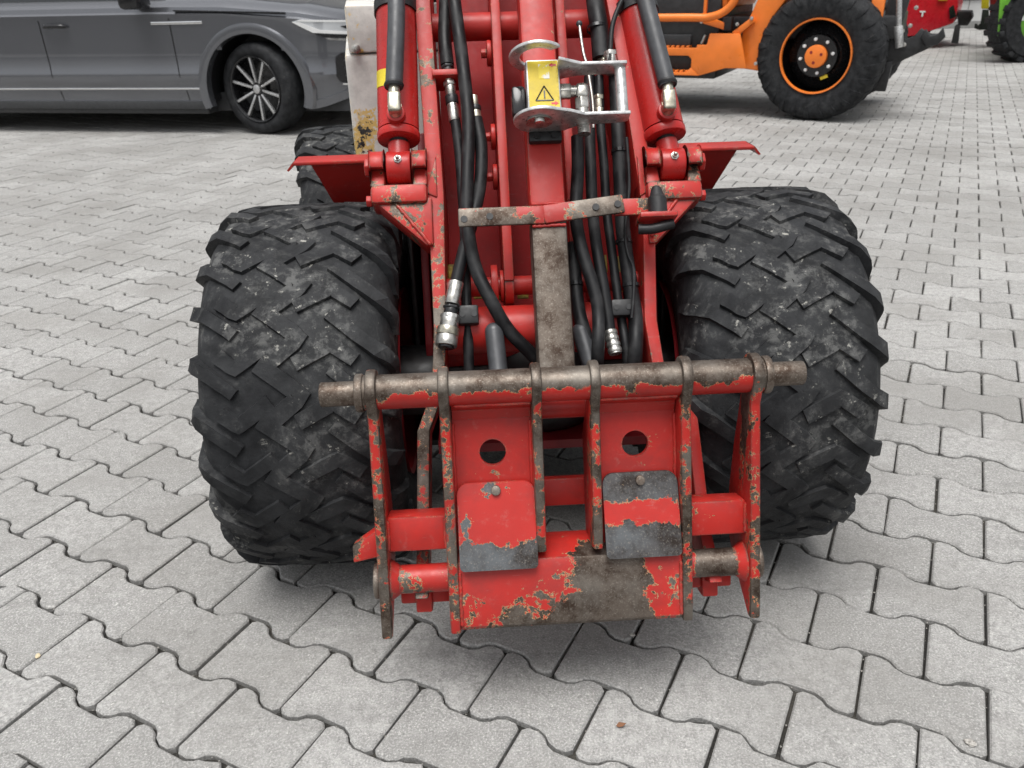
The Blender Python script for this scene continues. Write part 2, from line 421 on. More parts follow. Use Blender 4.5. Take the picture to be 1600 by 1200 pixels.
# ------------------------------------------------------------------ buildings
def hall(name, label, x0, x1, y, h, mat, door=None, depth=8, post=None):
    b = empty(name, Matrix.Translation(((x0+x1)/2, y, 0)))
    m = MB(); m.box((x0-(x0+x1)/2, 0, 0), (x1-(x0+x1)/2, depth, h)); m.build('wall', mat, b, smooth=0)
    w = x1-x0
    m = MB(); m.box((-w/2-.3, -.3, h), (w/2+.3, depth+.3, h+.18)); m.build('roof', M['dark'], b, smooth=0)
    m = MB(); m.box((-w/2, -.04, 0), (w/2, -.003, .12)); m.build('plinth', M['wall_grey'], b, smooth=0)
    k = 0
    xx = -w/2
    while xx < w/2:
        m = MB(); m.box((xx, -.025, .125), (min(xx+1.18, w/2), -.002, h-.01)); m.build('panel', mat, b, smooth=0); xx += 1.2
    for (a, bb, z0, z1) in door or []:
        m = MB(); m.box((a-(x0+x1)/2, -.06, z0), (bb-(x0+x1)/2, -.027, z1), bev=.01); d = m.build('door', M['dark'], b, smooth=0)
        m = MB(); m.box((a-(x0+x1)/2+.1, -.075, z0+.05), (bb-(x0+x1)/2-.1, -.062, z0+.1)); m.build('rail', M['trim'], d, smooth=0)
    for p in post or []:
        m = MB(); m.cyl((p-(x0+x1)/2, -.1, 0), (p-(x0+x1)/2, -.1, h), .05, seg=12); m.build('downpipe', M['zinc'], b)
    return tag(b, label, 'building')
hall('hall_building', 'pale hall with dark door panels at the far end of the yard', 3.5, 22, 18.2, 5, M['wall'], [(5.2, 14, .52, 4.2)])
hall('workshop_building', 'grey workshop wall with downpipe behind the grey car', -22, 2.5, 15.5, 5, M['wall_grey'], [(-9.5, -4.0, .3, 3.6)], post=[-3.0])

# ------------------------------------------------------------------ the red loader
loader = empty('compact_loader', LM)
tag(loader, 'worn red compact loader with wide black tyres and an empty front hitch frame', 'loader')
AMI, HMI = AM.inverted(), HM.inverted()
def sm(v, a, b):
    t = max(0, min(1, (v-a)/(b-a))); return t*t*(3-2*t)
def HS(f): return lambda c: f(HMI @ c)
def AS(f): return lambda c: f(AMI @ c)

# --- wheels
UP = [0, .25, .43, .7, .89, 1.0, 1.10, 1.2]
def prof_at(u, P):
    a = abs(u); x = np.interp(a, UP, [p[0] for p in P]); r = np.interp(a, UP, [p[1] for p in P]); return math.copysign(x, u), r
FP = [(0, .371), (.040, .3708), (.070, .370), (.114, .366), (.146, .356), (.163, .334), (.171, .30), (.174, .266)]
def tread(P, pitches, lugs, hbase, hsh, seed):
    rr = random.Random(seed); m = bmesh.new(); dphi = 2*math.pi/pitches
    def pt(u, v, h):
        u = max(-1.17, min(1.17, u)); x, r = prof_at(u, P); x2, r2 = prof_at(u+.02, P); x1, r1 = prof_at(u-.02, P)
        tx, tr = x2-x1, r2-r1; L = math.hypot(tx, tr); nx, nr = -tr/L, tx/L
        x += nx*h; r += nr*h; a = v*dphi
        return (x, -r*math.cos(a), -r*math.sin(a))
    W = P[5][0]; PL = dphi*P[0][1]
    for k in range(pitches):
        for li, (path, wd, hs) in enumerate(lugs):
            Q = []
            for i in range(len(path)-1):
                for q in range(6):
                    f = q/6; Q.append((path[i][0]+(path[i+1][0]-path[i][0])*f, path[i][1]+(path[i+1][1]-path[i][1])*f))
            Q.append(path[-1]); rings = []
            ju, jv = rr.gauss(0, .006), rr.gauss(0, .012); ww = wd*rr.uniform(.9, 1.08); hh = hs
            for i, (u, v) in enumerate(Q):
                a, b = Q[max(i-1, 0)], Q[min(i+1, len(Q)-1)]
                du, dv = (b[0]-a[0])*W, (b[1]-a[1])*PL; L = math.hypot(du, dv); nu, nv = -dv/L/W, du/L/PL
                h = (hbase+hsh*min(1.1, abs(u))**4)*(.9+.1*hh)+.00025*li
                tp = 1-.75*sm(abs(u), .93, 1.13) if len(path) == 3 and max(abs(path[0][0]), abs(path[-1][0])) > 1 else 1
                h *= tp; ww_ = ww*(.45+.55*tp)
                e = .0025/ (1)
                def o(d, hgt): return m.verts.new(pt(u+ju+nu*d, k+v+jv+nv*d, hgt))
                rings.append([o(-ww_/2-e, -.004), o(-ww_/2, h), o(ww_/2, h), o(ww_/2+e, -.004)])
            for i in range(len(rings)-1):
                for j in range(3): m.faces.new((rings[i][j], rings[i][j+1], rings[i+1][j+1], rings[i+1][j]))
            m.faces.new(rings[0]); m.faces.new(rings[-1])
    b = MB(); b._merge(m); return b
LUGS = [([(-1.14, -.48), (-.98, -.18), (-.56, .40)], .021, 1.0), ([(-.71, -.27), (-.54, -.02), (-.19, -.44)], .025, .8), ([(-.31, -.12), (.14, .46), (-.20, .90)], .031, .6),
        ([(.07, -.08), (.45, -.40), (.69, -.12)], .025, .8), ([(.43, .02), (1.0, .86), (1.14, 1.14)], .021, 1.0)]
def front_wheel(parent):
    w = MB(); w.lathe([(-.10, .02), (-.10, .10), (-.06, .12), (-.05, .185), (-.02, .19), (.02, .19), (.05, .185), (.06, .12), (.10, .10), (.10, .02)], 40)
    w = w.build('wheel', M['dark_red'], parent)
    t = MB(); prof = [(-p[0], p[1]) for p in FP[::-1]][:-1]+FP; prof = [(-.15, .19), (-.171, .225)]+prof+[(.171, .225), (.15, .19)]
    t.lathe(prof, 96); t.build('tyre', M['tyre'], w, smooth=50)
    tread(FP, 24, LUGS, .0058, .014, 3).build('tread', M['tyre'], w, smooth=25)
    r = MB(); r.lathe([(-.168, .188), (-.172, .200), (-.15, .19), (-.1, .175), (.1, .175), (.15, .19), (.172, .200), (.168, .188)], 48); r.build('rim', M['dark_red'], w)
    return w
wl_ = front_wheel(loader); wl_.location = (-.456, 0, .366)
wr = copy_tree(wl_, loader); wr.location = (.416, 0, .366); wr.rotation_euler = (R(5), 0, 0)
wb = copy_tree(wl_, loader); wb.location = (-.487, 1.02, .366); wb.rotation_euler = (R(9), 0, R(9))
wc = copy_tree(wl_, loader); wc.location = (.20, 1.14, .366); wc.rotation_euler = (R(3), 0, R(9))

# --- front chassis and axle
m = MB()
for s_ in (-1, 1):
    m.prism([(-.03, .30), (.5, .26), (.5, .80), (.22, .84), (.06, .70), (-.03, .46)], s_*.235-.008, s_*.235+.008, 'yz', bev=.003)
m.box((-.226, .20, .30), (.226, .22, .84)); m.box((-.226, -.12, .25), (.226, .5, .27))
m.prism([(-.10, .27), (.19, .27), (.19, .5), (-.02, .5)], -.12, -.105, 'yz', bev=.002); m.prism([(-.10, .27), (.19, .27), (.19, .5), (-.02, .5)], .105, .12, 'yz', bev=.002)
ch = m.build('front_chassis', M['dark_red'], loader)
for s_ in (-1, 1):
    m = MB(); m.box((s_*.262-.005, .02, .13), (s_*.262+.005, .92, .72), bev=.003); m.build('side_shade_plate', M['black_steel'], ch)  # added black screens that turn the gaps beside the tyres dark
m = MB(); m.box((-.255, .0, .20), (.255, .95, .215), bev=.003); m.build('floor_shade_plate', M['black_steel'], ch)  # added floor that keeps light off the ground between the wheels
m = MB(); m.cyl((-.36, 0, .366), (.36, 0, .366), .075, seg=28); m.sphere((0, 0, .36), .125, sc=(1.2, 1, 1)); m.build('axle', M['black_steel'], ch)
m = MB(); m.cyl((-.22, -.02, .455), (.22, -.02, .455), .05, seg=28); m.build('pivot_tube', M['red_clean_shade'], ch)
for pts in (((700, 413), (712, 438)), ((739, 437), (760, 466)), ((776, 452), (800, 468)), ((808, 447), (826, 466)), ((885, 452), (895, 470)), ((944, 398), (952, 458)), ((965, 400), (974, 455)), ((985, 405), (999, 462))):
    p, q = on(AM, pts[0][0], pts[0][1], -.118), on(AM, pts[1][0], pts[1][1], -.118)
    m = MB(); m.box((p.x, q.y, -.122), (q.x, p.y, -.118), AM, bev=.001); m.build('yellow_tag', M['yellow_dirty'], ch)

# --- mudguards
def guard(s_, x_out, name='mudguard'):
    m = MB()
    zt = .812
    m.prism([(s_*.20, .105), (s_*x_out, .105), (s_*x_out, .17), (s_*.20, .17)], zt-.007, zt, 'xy', bev=.002)
    q = [(s_*.20, .112, zt-.008), (s_*(x_out-.035), .112, zt-.008), (s_*(x_out-.085), .235, zt-.19), (s_*.20, .235, zt-.19)]
    m.loft([q, [(p[0], p[1]+.007, p[2]+.004) for p in q]])
    m.loft([[(s_*(x_out), .105, zt-.007), (s_*(x_out), 0.17, zt-.007), (s_*(x_out), 0.17, zt), (s_*(x_out), .105, zt)],
            [(s_*(x_out+.010), .105, zt-.018), (s_*(x_out+.010), 0.17, zt-.018), (s_*(x_out+.014), 0.17, zt-.016), (s_*(x_out+.014), .105, zt-.016)]])
    return m.build(name, M['red'], loader)
guard(-1, .49); guard(1, .452)

# --- rear body
RB = Matrix.Translation((-.045, .45, 0)) @ Matrix.Rotation(R(7), 4, 'Z')
m = MB(); m.box((-.362, 0, .735), (.33, .75, .988), RB, bev=.005, cuts=((0, 40), (2, 16)));
rb = m.build('rear_body', M['white_worn'], loader, wear=lambda c: .10*sm(-c.z, -.80, -.74)+.30*math.exp(-((c.x+.383-.28*(c.z-.83))/.028)**2-((c.z-.83)/.06)**2))
m = MB(); m.box((-.352, -.004, .991), (.32, .70, 1.088), RB, bev=.005); m.build('upper_cover', M['white_worn'], rb, wear=lambda c: .02)
for x in (-.335, .28):
    m = MB(); m.hexnut((x, -.014, 1.000), (x, -.004, 1.000), .010, RB); m.build('bolt', M['zinc'], rb)
m = MB(); m.box((-.30, .03, .36), (.26, .8, .733), RB, bev=.01); m.build('rear_chassis', M['black_steel'], rb)
m = MB(); m.box((-.26, .05, 1.089), (.28, .60, 1.13), RB, bev=.02); m.build('seat_base', M['black_plastic'], rb)

# --- lift arm
arm_x = {-1: [(1.02, -.212), (.68, -.209), (.30, -.198), (.05, -.200), (-.06, -.208), (-.13, -.236), (-.33, -.244), (-.41, -.246)],
         1: [(1.02, .148), (.68, .150), (.42, .178), (.25, .187), (.05, .176), (-.06, .186), (-.13, .236), (-.33, .244), (-.41, .246)]}
def armplate(s_):
    m = MB(); secs = []
    for s, x in arm_x[s_]:
        th = .0105 if s < .05 else (.011 if s < .27 else .0145)
        nb_ = -.21 if s > .04 else -.075; nf = 0
        if s < -.36: nb_ = -.03; nf = .035
        secs.append([(x-th, s, nf), (x+th, s, nf), (x+th, s, nb_), (x-th, s, nb_)])
    m.loft(secs, AM, bev=.002)
    return m
m = armplate(-1)
arm = m.build('lift_arm', M['red_chip'], loader, wear=AS(lambda p: .20*sm(-p.y, -.42, -.1)*sm(p.z, -.03, 0)-.06*sm(-p.z, .01, .05)+.03*sm(p.z,-.02,0)))
o = armplate(1).build('side_plate', M['red_chip'], arm, wear=AS(lambda p: .02*sm(p.z, -.03, 0)-.06*sm(-p.z, .01, .05)))
m = MB(); m.box((-.19, .10, -.205), (.165, 1.02, -.195), AM); m.build('web_plate', M['red_clean_shade'], arm)
m = MB(); m.cyl((-.19, .055, -.055), (.17, .055, -.055), .043, seg=36, M=AM, cuts=8); m.build('cross_tube', M['red'], arm)
m = MB(); m.cyl((-.197, .665, -.075), (.14, .665, -.075), .026, seg=28, M=AM); m.build('cross_tube', M['red'], arm)
m = MB(); m.box((-.196, .52, -.05), (-.135, .532, .012), AM, bev=.002); m.build('bulkhead_bracket', M['red'], arm)
for x, s0 in ((-.072, .14), (.052, .16)):
    m = MB(); m.box((x-.009, s0, -.194), (x+.009, 1.02, -.028), AM, bev=.002, cuts=(1, 8)); m.cyl((x-.008, s0, -.07), (x+.008, s0, -.07), .036, M=AM)
    m.build('inner_rib', M['red_chip'], arm, wear=lambda c: -.02)
m = MB(); m.cyl((-.19, .14, -.07), (.17, .14, -.07), .018, M=AM); m.cyl((-.105, .14, -.07), (-.092, .14, -.07), .04, M=AM, bev=.002); m.cyl((-.088, .14, -.07), (-.081, .14, -.07), .03, M=AM, bev=.002)
m.cyl((.075, .14, -.07), (.085, .14, -.07), .036, M=AM, bev=.002); m.build('link_pin', M['red'], arm)
for s0, n0 in ((.43, -.03), (.35, -.03), (.60, -.03)):
    m = MB(); m.cyl((-.092, s0, n0-.03), (-.083, s0, n0-.03), .024, M=AM, bev=.002); m.hexnut((-.103, s0, n0-.03), (-.092, s0, n0-.03), .009, AM); m.build('bolt_boss', M['red'], arm)
# boom beyond the picture's top: runs back over the chassis
m = MB()
for x in (-.212, .148):
    m.loft([[(x-.012, .30, 1.386), (x+.012, .30, 1.386), (x+.012, .424, 1.302), (x-.012, .424, 1.302)], [(x-.012, .38, 1.46), (x+.012, .38, 1.46), (x+.012, .46, 1.32), (x-.012, .46, 1.32)],
            [(x-.012, 1.3, 1.42), (x+.012, 1.3, 1.42), (x+.012, 1.3, 1.29), (x-.012, 1.3, 1.29)]])
m.build('boom', M['red'], arm)
# --- clevis brackets and lift cylinders
def clevis(s_, xc, xp, s0):
    sg = s_
    m = MB(); a, b = xc-.050*sg, xc+.036*sg        # outer ear ... plate side
    for x0, x1 in ((xc-.052, xc-.026), (xc+.024, xc+.050)):
        ss = s0
        m.prism([(ss-.04, -.05), (ss-.04, .016)]+arc(ss, 0, .030, -20, 110, 6)+[(ss+.012, -.05)], x0, x1, 'yz', AM, bev=.004)
    m.box((xc-.052, s0-.072, -.05), (xc+.05, s0-.036, .018), AM, bev=.008)
    m.prism([(xc-.052 if s_ < 0 else xc+.05, s0-.06), (xp, s0-.06), (xp, s0-.15), (xp+.012*sg, s0-.15)], -.05, .008, 'xy', AM, bev=.004)
    m.prism([(xc+.045*-sg, s0-.05), (xp+.01*-sg, s0+.02), (xp+.01*-sg, s0-.06)], -.05, .004, 'xy', AM, bev=.003)
    k = m.build('clevis_bracket', M['red_chip'], arm, wear=AS(lambda p: .10 if p.z > -.01 else .03))
    m = MB(); xo = xc-.052 if s_ < 0 else xc+.05
    m.hexnut((xo+.010*sg, s0+.002, 0), (xo-.0*sg, s0+.002, 0), .018, AM); m.build('pin_head', M['red'], arm)
    m = MB(); m.hexnut((xo+.010*sg, s0-.058, -.01), (xo, s0-.058, -.01), .011, AM); m.build('bolt', M['red'], arm)
clevis(-1, -.262, -.205, .350); clevis(1, .235, .182, .338)
def cylinder(x0, s0, x1, s1, n0, n1, sticker):
    a, b = Vector((x0, s0, n0)), Vector((x1, s1, n1)); d = (b-a).normalized()
    m = MB(); m.cyl(a+d*.052, a+d*.068, .039, seg=40, M=AM, bev=.003); m.cyl(a+d*.07, b, .0375, seg=40, M=AM, cuts=6)
    c = m.build('lift_cylinder', M['cyl_red'], loader)
    m = MB(); m.cyl(a, a+d*.06, .017, M=AM); m.build('piston_rod', M['black_steel'], c)
    m = MB(); m.cyl(a+Vector((-.022, 0, 0)), a+Vector((.022, 0, 0)), .029, M=AM, bev=.003); m.cyl(a, a+d*.045, .02, M=AM); m.build('rod_eye', M['cyl_red'], c)
    m = MB(); m.cyl(a+Vector((0, .004, .027)), a+Vector((0, .004, .036)), .005, seg=12, M=AM); m.sphere(a+Vector((0, .004, .038)), .0035, AM); m.hexnut(a+Vector((0, .004, .026)), a+Vector((0, .004, .031)), .008, AM); m.build('grease_nipple', M['zinc'], c)
    # clamp ring near the top of the view
    q = a+d*.305; m = MB(); m.cyl(q, q+d*.022, .041, seg=40, M=AM); m.build('clamp_band', M['black_plastic'], c)
    # port boss, elbow and sleeve hose
    p = a+d*.084; e = Vector((.010 if x0 < 0 else .008, 0, 0))
    m = MB(); m.cyl(p+Vector((0, 0, .02)), p+Vector((0, 0, .050)), .017, M=AM, bev=.003); m.build('port_boss', M['cyl_red'], c)
    m = MB(); m.cyl(p+Vector((0, 0, .045)), p+Vector((0, .006, .062)), .0125, M=AM); m.box(p+Vector((-.0115, -.008, .05)), p+Vector((.0115, .030, .073)), AM, bev=.005, seg=3); m.cyl(p+Vector((0, .028, .062)), p+Vector((0, .046, .062)), .010, M=AM); m.build('elbow_fitting', M['brass'], c)
    h0 = p+Vector((0, .040, .062)); top = b+Vector((.004 if x0 < 0 else -.012, 0, .064))
    m = MB(); m.tube([h0, h0.lerp(top, .35)+Vector((.006 if x0 < 0 else .0, 0, .006)), h0.lerp(top, .7)+Vector((.004, 0, .002)), top], .0155, 20, AM); hz = m.build('sleeved_hose', M['sleeve'], c)
    m = MB(); m.lathe([(0, .0165), (.004, .018), (.008, .0165)], 24, 'z', AM @ Matrix.Translation(h0) @ Matrix.Rotation(R(-90), 4, 'X')); m.build('sleeve_end', M['black_plastic'], c)
    if sticker:
        m = MB(); dd = d
        t = bmesh.new(); rg = []
        for k in range(2):
            cc = a+d*(.142+.033*k); ring = []
            for i in range(9):
                an = R(95+i*9); ring.append(t.verts.new(cc+Vector((math.cos(an)*.0381, i*.0012, math.sin(an)*.0381))))
            rg.append(ring)
        for i in range(8): t.faces.new((rg[0][i], rg[0][i+1], rg[1][i+1], rg[1][i]))
        m._merge(t, AM); m.build('sticker', M['yellow'], c)
    return c
cylinder(-.262, .350, -.258, .86, 0, -.02, True)
cylinder(.235, .338, .168, .86, 0, -.02, False)

# --- centre link (square tube, paint rubbed off below) with cross bar
m = MB(); m.box((-.034, -.10, .015), (.028, .98, .072), AM, bev=.007, cuts=(1, 40))
link = m.build('tilt_link', M['red_chip'], loader, wear=AS(lambda p: .7*sm(-p.y, -.235, -.18)-.06*sm(p.y, .22, .26)+.20*math.exp(-((p.y-.325)/.035)**2)*sm(abs(p.x+.003), .005, .03)))
m = MB(); m.box((-.030, .352, .0725), (.027, .372, .088), AM, bev=.003); m.build('clamp_block', M['black_plastic'], link)
for x in (-.017, .014):
    m = MB(); m.cyl((x, .362, .086), (x, .362, .0905), .006, seg=12, M=AM); m.build('bolt', M['black_steel'], link)
m = MB(); m.box((-.158, .208, .073), (-.01, .241, .080), AM, bev=.003, cuts=(0, 12))
m.box((-.012, .208, .0735), (.128, .241, .0805), AM @ Matrix.Translation((-.012, .224, 0)) @ Matrix.Rotation(R(6), 4, 'Z') @ Matrix.Translation((.012, -.224, 0)), bev=.003, cuts=(0, 12))
bar = m.build('cross_bar', M['red_chip'], loader, wear=AS(lambda p: .30-.42*math.exp(-(p.x/.03)**2)-.03*sm(p.x, .10, .13)))
for x, s in ((-.148, .221), (-.104, .224), (.078, .233), (.116, .237)):
    m = MB(); m.cyl((x, s, .079), (x, s, .0835 if x > 0 else .0812), .006, seg=14, M=AM); m.build('bolt', M['black_steel'], bar)
m = MB(); m.box((.112, .222, .060), (.178, .252, .067), AM, bev=.002); m.box((.150, .206, .045), (.215, .216, .10), AM, bev=.003); m.build('holder_plate', M['red_chip'], bar, wear=lambda c: .1)
m = MB(); m.lathe([(.0, .016), (.028, .0165), (.034, .012), (.046, .009), (.050, .006), (.050, .0)], 24, 'z', AM @ Matrix.Translation((.186, .218, .075)) @ Matrix.Rotation(R(-90), 4, 'X')); m.build('rubber_cap', M['black_plastic'], bar)
m = MB(); m.tube([(.150, .193, .075), (.175, .192, .078), (.21, .200, .078)], .009, 12, AM); m.build('plug', M['black_plastic'], bar)

# --- hydraulic coupler with lever
def C(px, py, n): return on(AM, px, py, n)
b0, b1 = Vector((-.033, .384, .088)), Vector((.024, .476, .135))
m = MB(); m.box(b0, b1, AM, bev=.004); cp_ = m.build('hydraulic_coupler', M['steel'], loader)
m = MB(); m.box((-.030, .388, .1352), (.021, .472, .1362), AM); m.build('yellow_label', M['label'], cp_)
for sx, sy, q in ((.012, .464, 1), (.013, .396, -1)):
    m = MB(); m.prism([(sx-.006*q, sy), (sx, sy+.004), (sx, sy+.0015), (sx+.006*q, sy+.0015), (sx+.006*q, sy-.0015), (sx, sy-.0015), (sx, sy-.004)], .1363, .1367, 'xy', AM); m.build('arrow_mark', M['tractor_red'], cp_)
def lab():
    m = N('label_worn_print'); return m.out(m.mix(m.step(m.noise(70, 6, .7), .5, .56), (.72, .56, .03), (.7, .68, .62)), .5)
m = MB(); m.box((-.012, .440, .1363), (.006, .466, .1368), AM); m.build('label_patch', lab(), cp_)
m = MB()
for q in range(3):
    a0, a1 = R(90+120*q), R(210+120*q); c0 = Vector((-.004+.017*math.cos(a0), .410+.017*math.sin(a0), .1366)); c1 = Vector((-.004+.017*math.cos(a1), .410+.017*math.sin(a1), .1366))
    m.tube([c0, c1], .0011, 6, AM, smooth=False)
m.box((-.0052, .405, .1363), (-.0028, .419, .1368), AM); m.box((-.0052, .4005, .1363), (-.0028, .403, .1368), AM); m.build('warning_mark', M['gloss_black'], cp_)
m = MB(); m.box((-.058, .388, .085), (-.034, .440, .118), AM, bev=.006); m.build('coupling_face', M['gloss_black'], cp_)
def lever(s0, hook):
    o = arc(-.012, .128, .046, 60, 300, 20)+[(.03, .088), (.055, .108), (.128, .112), (.137, .118), (.137, .146), (.06, .146), (.035, .160)]
    if hook: o = arc(-.012, .128, .048, 40, 275, 20)+arc(-.012, .128, .030, 265, 45, 16)
    m = MB(); m.prism([(p[0], p[1]) for p in o], s0, s0+.006, 'xz', AM, bev=.0015); return m.build('lever_plate', M['steel'], cp_)
lever(.369, False); lever(.482, True)
m = MB(); m.prism([(.02, .095), (.055, .108), (.128, .112), (.137, .118), (.137, .146), (.06, .146), (.02, .165)], .458, .464, 'xz', AM, bev=.0015); m.build('lever_plate', M['steel'], cp_)
m = MB(); m.cyl((.127, .372, .129), (.127, .460, .129), .0095, M=AM); m.build('lever_handle', M['steel'], cp_)
m = MB(); m.cyl((-.015, .360, .140), (-.015, .380, .140), .009, M=AM, seg=16, bev=.001); m.cyl((-.015, .366, .13), (-.015, .3685, .13), .022, M=AM); m.build('lever_pivot', M['zinc'], cp_)
m = MB(); m.hexnut((.024, .432, .105), (.044, .432, .105), .014, AM); m.cyl((.04, .432, .105), (.060, .432, .105), .010, M=AM); m.box((.052, .416, .094), (.074, .443, .117), AM, bev=.006, seg=3)
m.hexnut((.063, .398, .105), (.063, .418, .105), .0135, AM); m.cyl((.063, .355, .103), (.063, .40, .105), .0115, M=AM); m.build('elbow_fitting', M['zinc'], cp_)

# --- hoses: measured along their run, each lying at its own depth on the arm
def hose_(pts, r, n, mat='hose', name='hydraulic_hose', parent=loader):
    P = [on(AM, p[0], p[1], p[2] if len(p) > 2 else n) for p in pts]
    m = MB(); m.tube(P, r, 16, AM); return m.build(name, M[mat], parent)
def ferrule(h, a, b, r, mat='zinc', hexr=None, name='fitting'):
    m = MB(); m.cyl(a, b, r, seg=20, M=AM, bev=.001)
    if hexr: m.hexnut(Vector(a).lerp(Vector(b), .0), Vector(a).lerp(Vector(b), .35), hexr, AM)
    return m.build(name, M[mat], h)
def P3(x, y, n): return on(AM, x, y, n)
hA = hose_([(694, -60), (696, 0), (695, 60), (699, 102)], .0125, -.01)
for (y0, y1, r_, hx, mt) in ((103, 116, .010, .013, 'black_steel'), (116, 128, .008, None, 'brass'), (128, 150, .010, .0125, 'zinc'), (150, 163, .012, .013, 'black_steel'), (163, 190, .0105, None, 'zinc')):
    ferrule(hA, P3(699+(y0-103)*.13, y0, -.008), P3(699+(y1-103)*.13, y1, -.008), r_, mt, hx)
hose_([(711, 186), (718, 240), (724, 320), (727, 380, -.01), (728, 450, -.02), (731, 520, -.02), (733, 580, -.03), (735, 640, -.06)], .0095, -.008)
hB = hose_([(706, -60), (710, 0), (722, 90), (732, 190), (730, 280), (730, 345), (742, 415), (770, 475), (795, 516, .0), (832, 555, -.02), (870, 600, -.05)], .012, .018)
hC = hose_([(744, 185), (752, 230), (750, 290), (738, 345), (724, 395), (712, 445)], .0115, .008)
for (y0, y1, r_, hx, mt) in ((150, 166, .0075, None, 'brass'), (166, 174, .011, .012, 'black_steel'), (172, 190, .0098, None, 'brass')): ferrule(hC, P3(740+(y0-150)*.12, y0, .006), P3(740+(y1-150)*.12, y1, .006), r_, mt, hx)
ferrule(hC, P3(713, 441, .010), P3(706, 476, .014), .0135, 'zinc', None, 'crimp_sleeve')
ferrule(hC, P3(705.5, 478, .014), P3(704, 492, .015), .0125, 'black_steel', .0155)
k = ferrule(hC, P3(704, 492, .015), P3(701, 512, .017), .0165, 'zinc', .0185, 'quick_coupling')
ferrule(hC, P3(701, 512, .017), P3(699, 524, .018), .0195, 'brass', None, 'coupling_ring'); ferrule(hC, P3(699, 525, .018), P3(697, 541, .02), .019, 'zinc', None, 'coupling_ring'); ferrule(hC, P3(697.2, 540, .02), P3(696.8, 544, .0205), .014, 'gloss_black', None, 'coupling_mouth')
def clampblk(px, py, w, h, n):
    c = on(AM, px, py, n); m = MB(); m.box(c+Vector((-w/2, -h/2, -.012)), c+Vector((w/2, h/2, .012)), AM, bev=.004); b = m.build('hose_clamp', M['black_plastic'], loader)
    for s_ in (-1, 1):
        m = MB(); m.cyl(c+Vector((s_*w*.29, 0, .0115)), c+Vector((s_*w*.29, 0, .0135)), .005, seg=12, M=AM); m.build('bolt', M['black_steel'], b)
clampblk(732, 493, .036, .034, .0); clampblk(971, 482, .038, .030, .005)
hD = hose_([(926, -60), (930, 0), (937, 50), (940, 93)], .0175, .0)
ferrule(hD, P3(943, 92, .0), P3(947, 112, .004), .010, 'brass', .0125); ferrule(hD, P3(953, 82, .012), P3(955, 104, .012), .012, 'zinc', .0145); ferrule(hD, P3(954, 104, .012), P3(956, 116, .012), .0095, 'zinc')
hE = hose_([(902, 214), (903, 262), (900, 320), (901, 350), (911, 398), (926, 445), (935, 489), (934, 556), (930, 620, -.06)], .0115, .03)
hE2 = hose_([(921, 120, -.02), (921, 200, -.01), (923, 262), (926, 330), (933, 390), (944, 455), (953, 518)], .0105, .012)
m = MB(); a, b = P3(953, 517, .014), P3(962, 553, .02)
for k in range(4): q0, q1 = a.lerp(b, k/4), a.lerp(b, (k+.8)/4); m.cyl(q0, q1, .0125, M=AM, bev=.002)
m.cyl(a, b, .011, M=AM); m.build('crimp_sleeve', M['zinc'], hE2)
hF = hose_([(936, 120), (938, 190), (944, 262), (948, 330), (957, 400), (966, 470), (972, 505), (979, 556), (980, 620, -.06)], .0085, -.012)
ferrule(hF, P3(935, 150, -.012), P3(936, 170, -.012), .009, 'brass', .011); ferrule(hF, P3(936, 170, -.012), P3(937, 192, -.012), .0095, 'brass')
hG = hose_([(962, 120), (966, 200), (970, 290), (974, 365), (984, 440), (993, 498), (992, 560), (985, 630, -.07)], .0135, -.005)
hose_([(895, 380), (899, 440), (905, 490), (922, 550), (935, 620, -.05)], .0125, .0)
hose_([(972, 0), (957, 40, .02), (953, 100, .02)], .0045, .02, name='cable'); hC2 = hose_([(979, 215), (983, 290), (977, 360), (981, 395), (990, 420), (990, 460), (987, 497)], .0032, .02, name='cable')
hose_([(905, 38), (911, 80), (918, 107), (926, 160), (927, 200)], .0030, .03, 'zinc', 'lever_rod'); m = MB(); m.sphere(on(AM, 905, 37, .03), .006, AM); m.build('lever_knob', M['sleeve'], loader)
def tie(pt, r, n):
    m = MB(); c = on(AM, pt[0], pt[1], n); m.lathe([(-.003, r+.001), (-.003, r+.0022), (.003, r+.0022), (.003, r+.001)], 20, 'z', AM @ Matrix.Translation(c) @ Matrix.Rotation(R(-90), 4, 'X'), closed=True); m.build('cable_tie', M['gloss_black'], loader)
tie((975, 378), .0135, -.005); tie((986, 446), .0135, -.005); tie((968, 237), .0135, -.005); tie((933, 45), .0175, 0); tie((899, 444), .0125, 0)
for px, n in ((772, .0), (908, .0)):
    m = MB(); q0, q1 = on(AM, px, 518, n), on(AM, px+(8 if px < 800 else 22), 590, n+.01); m.tube([q0, q0.lerp(q1, .5), q1], .0165, 18, AM); m.sphere(q0, .0165, AM); m.build('rubber_stop', M['sleeve'], loader)

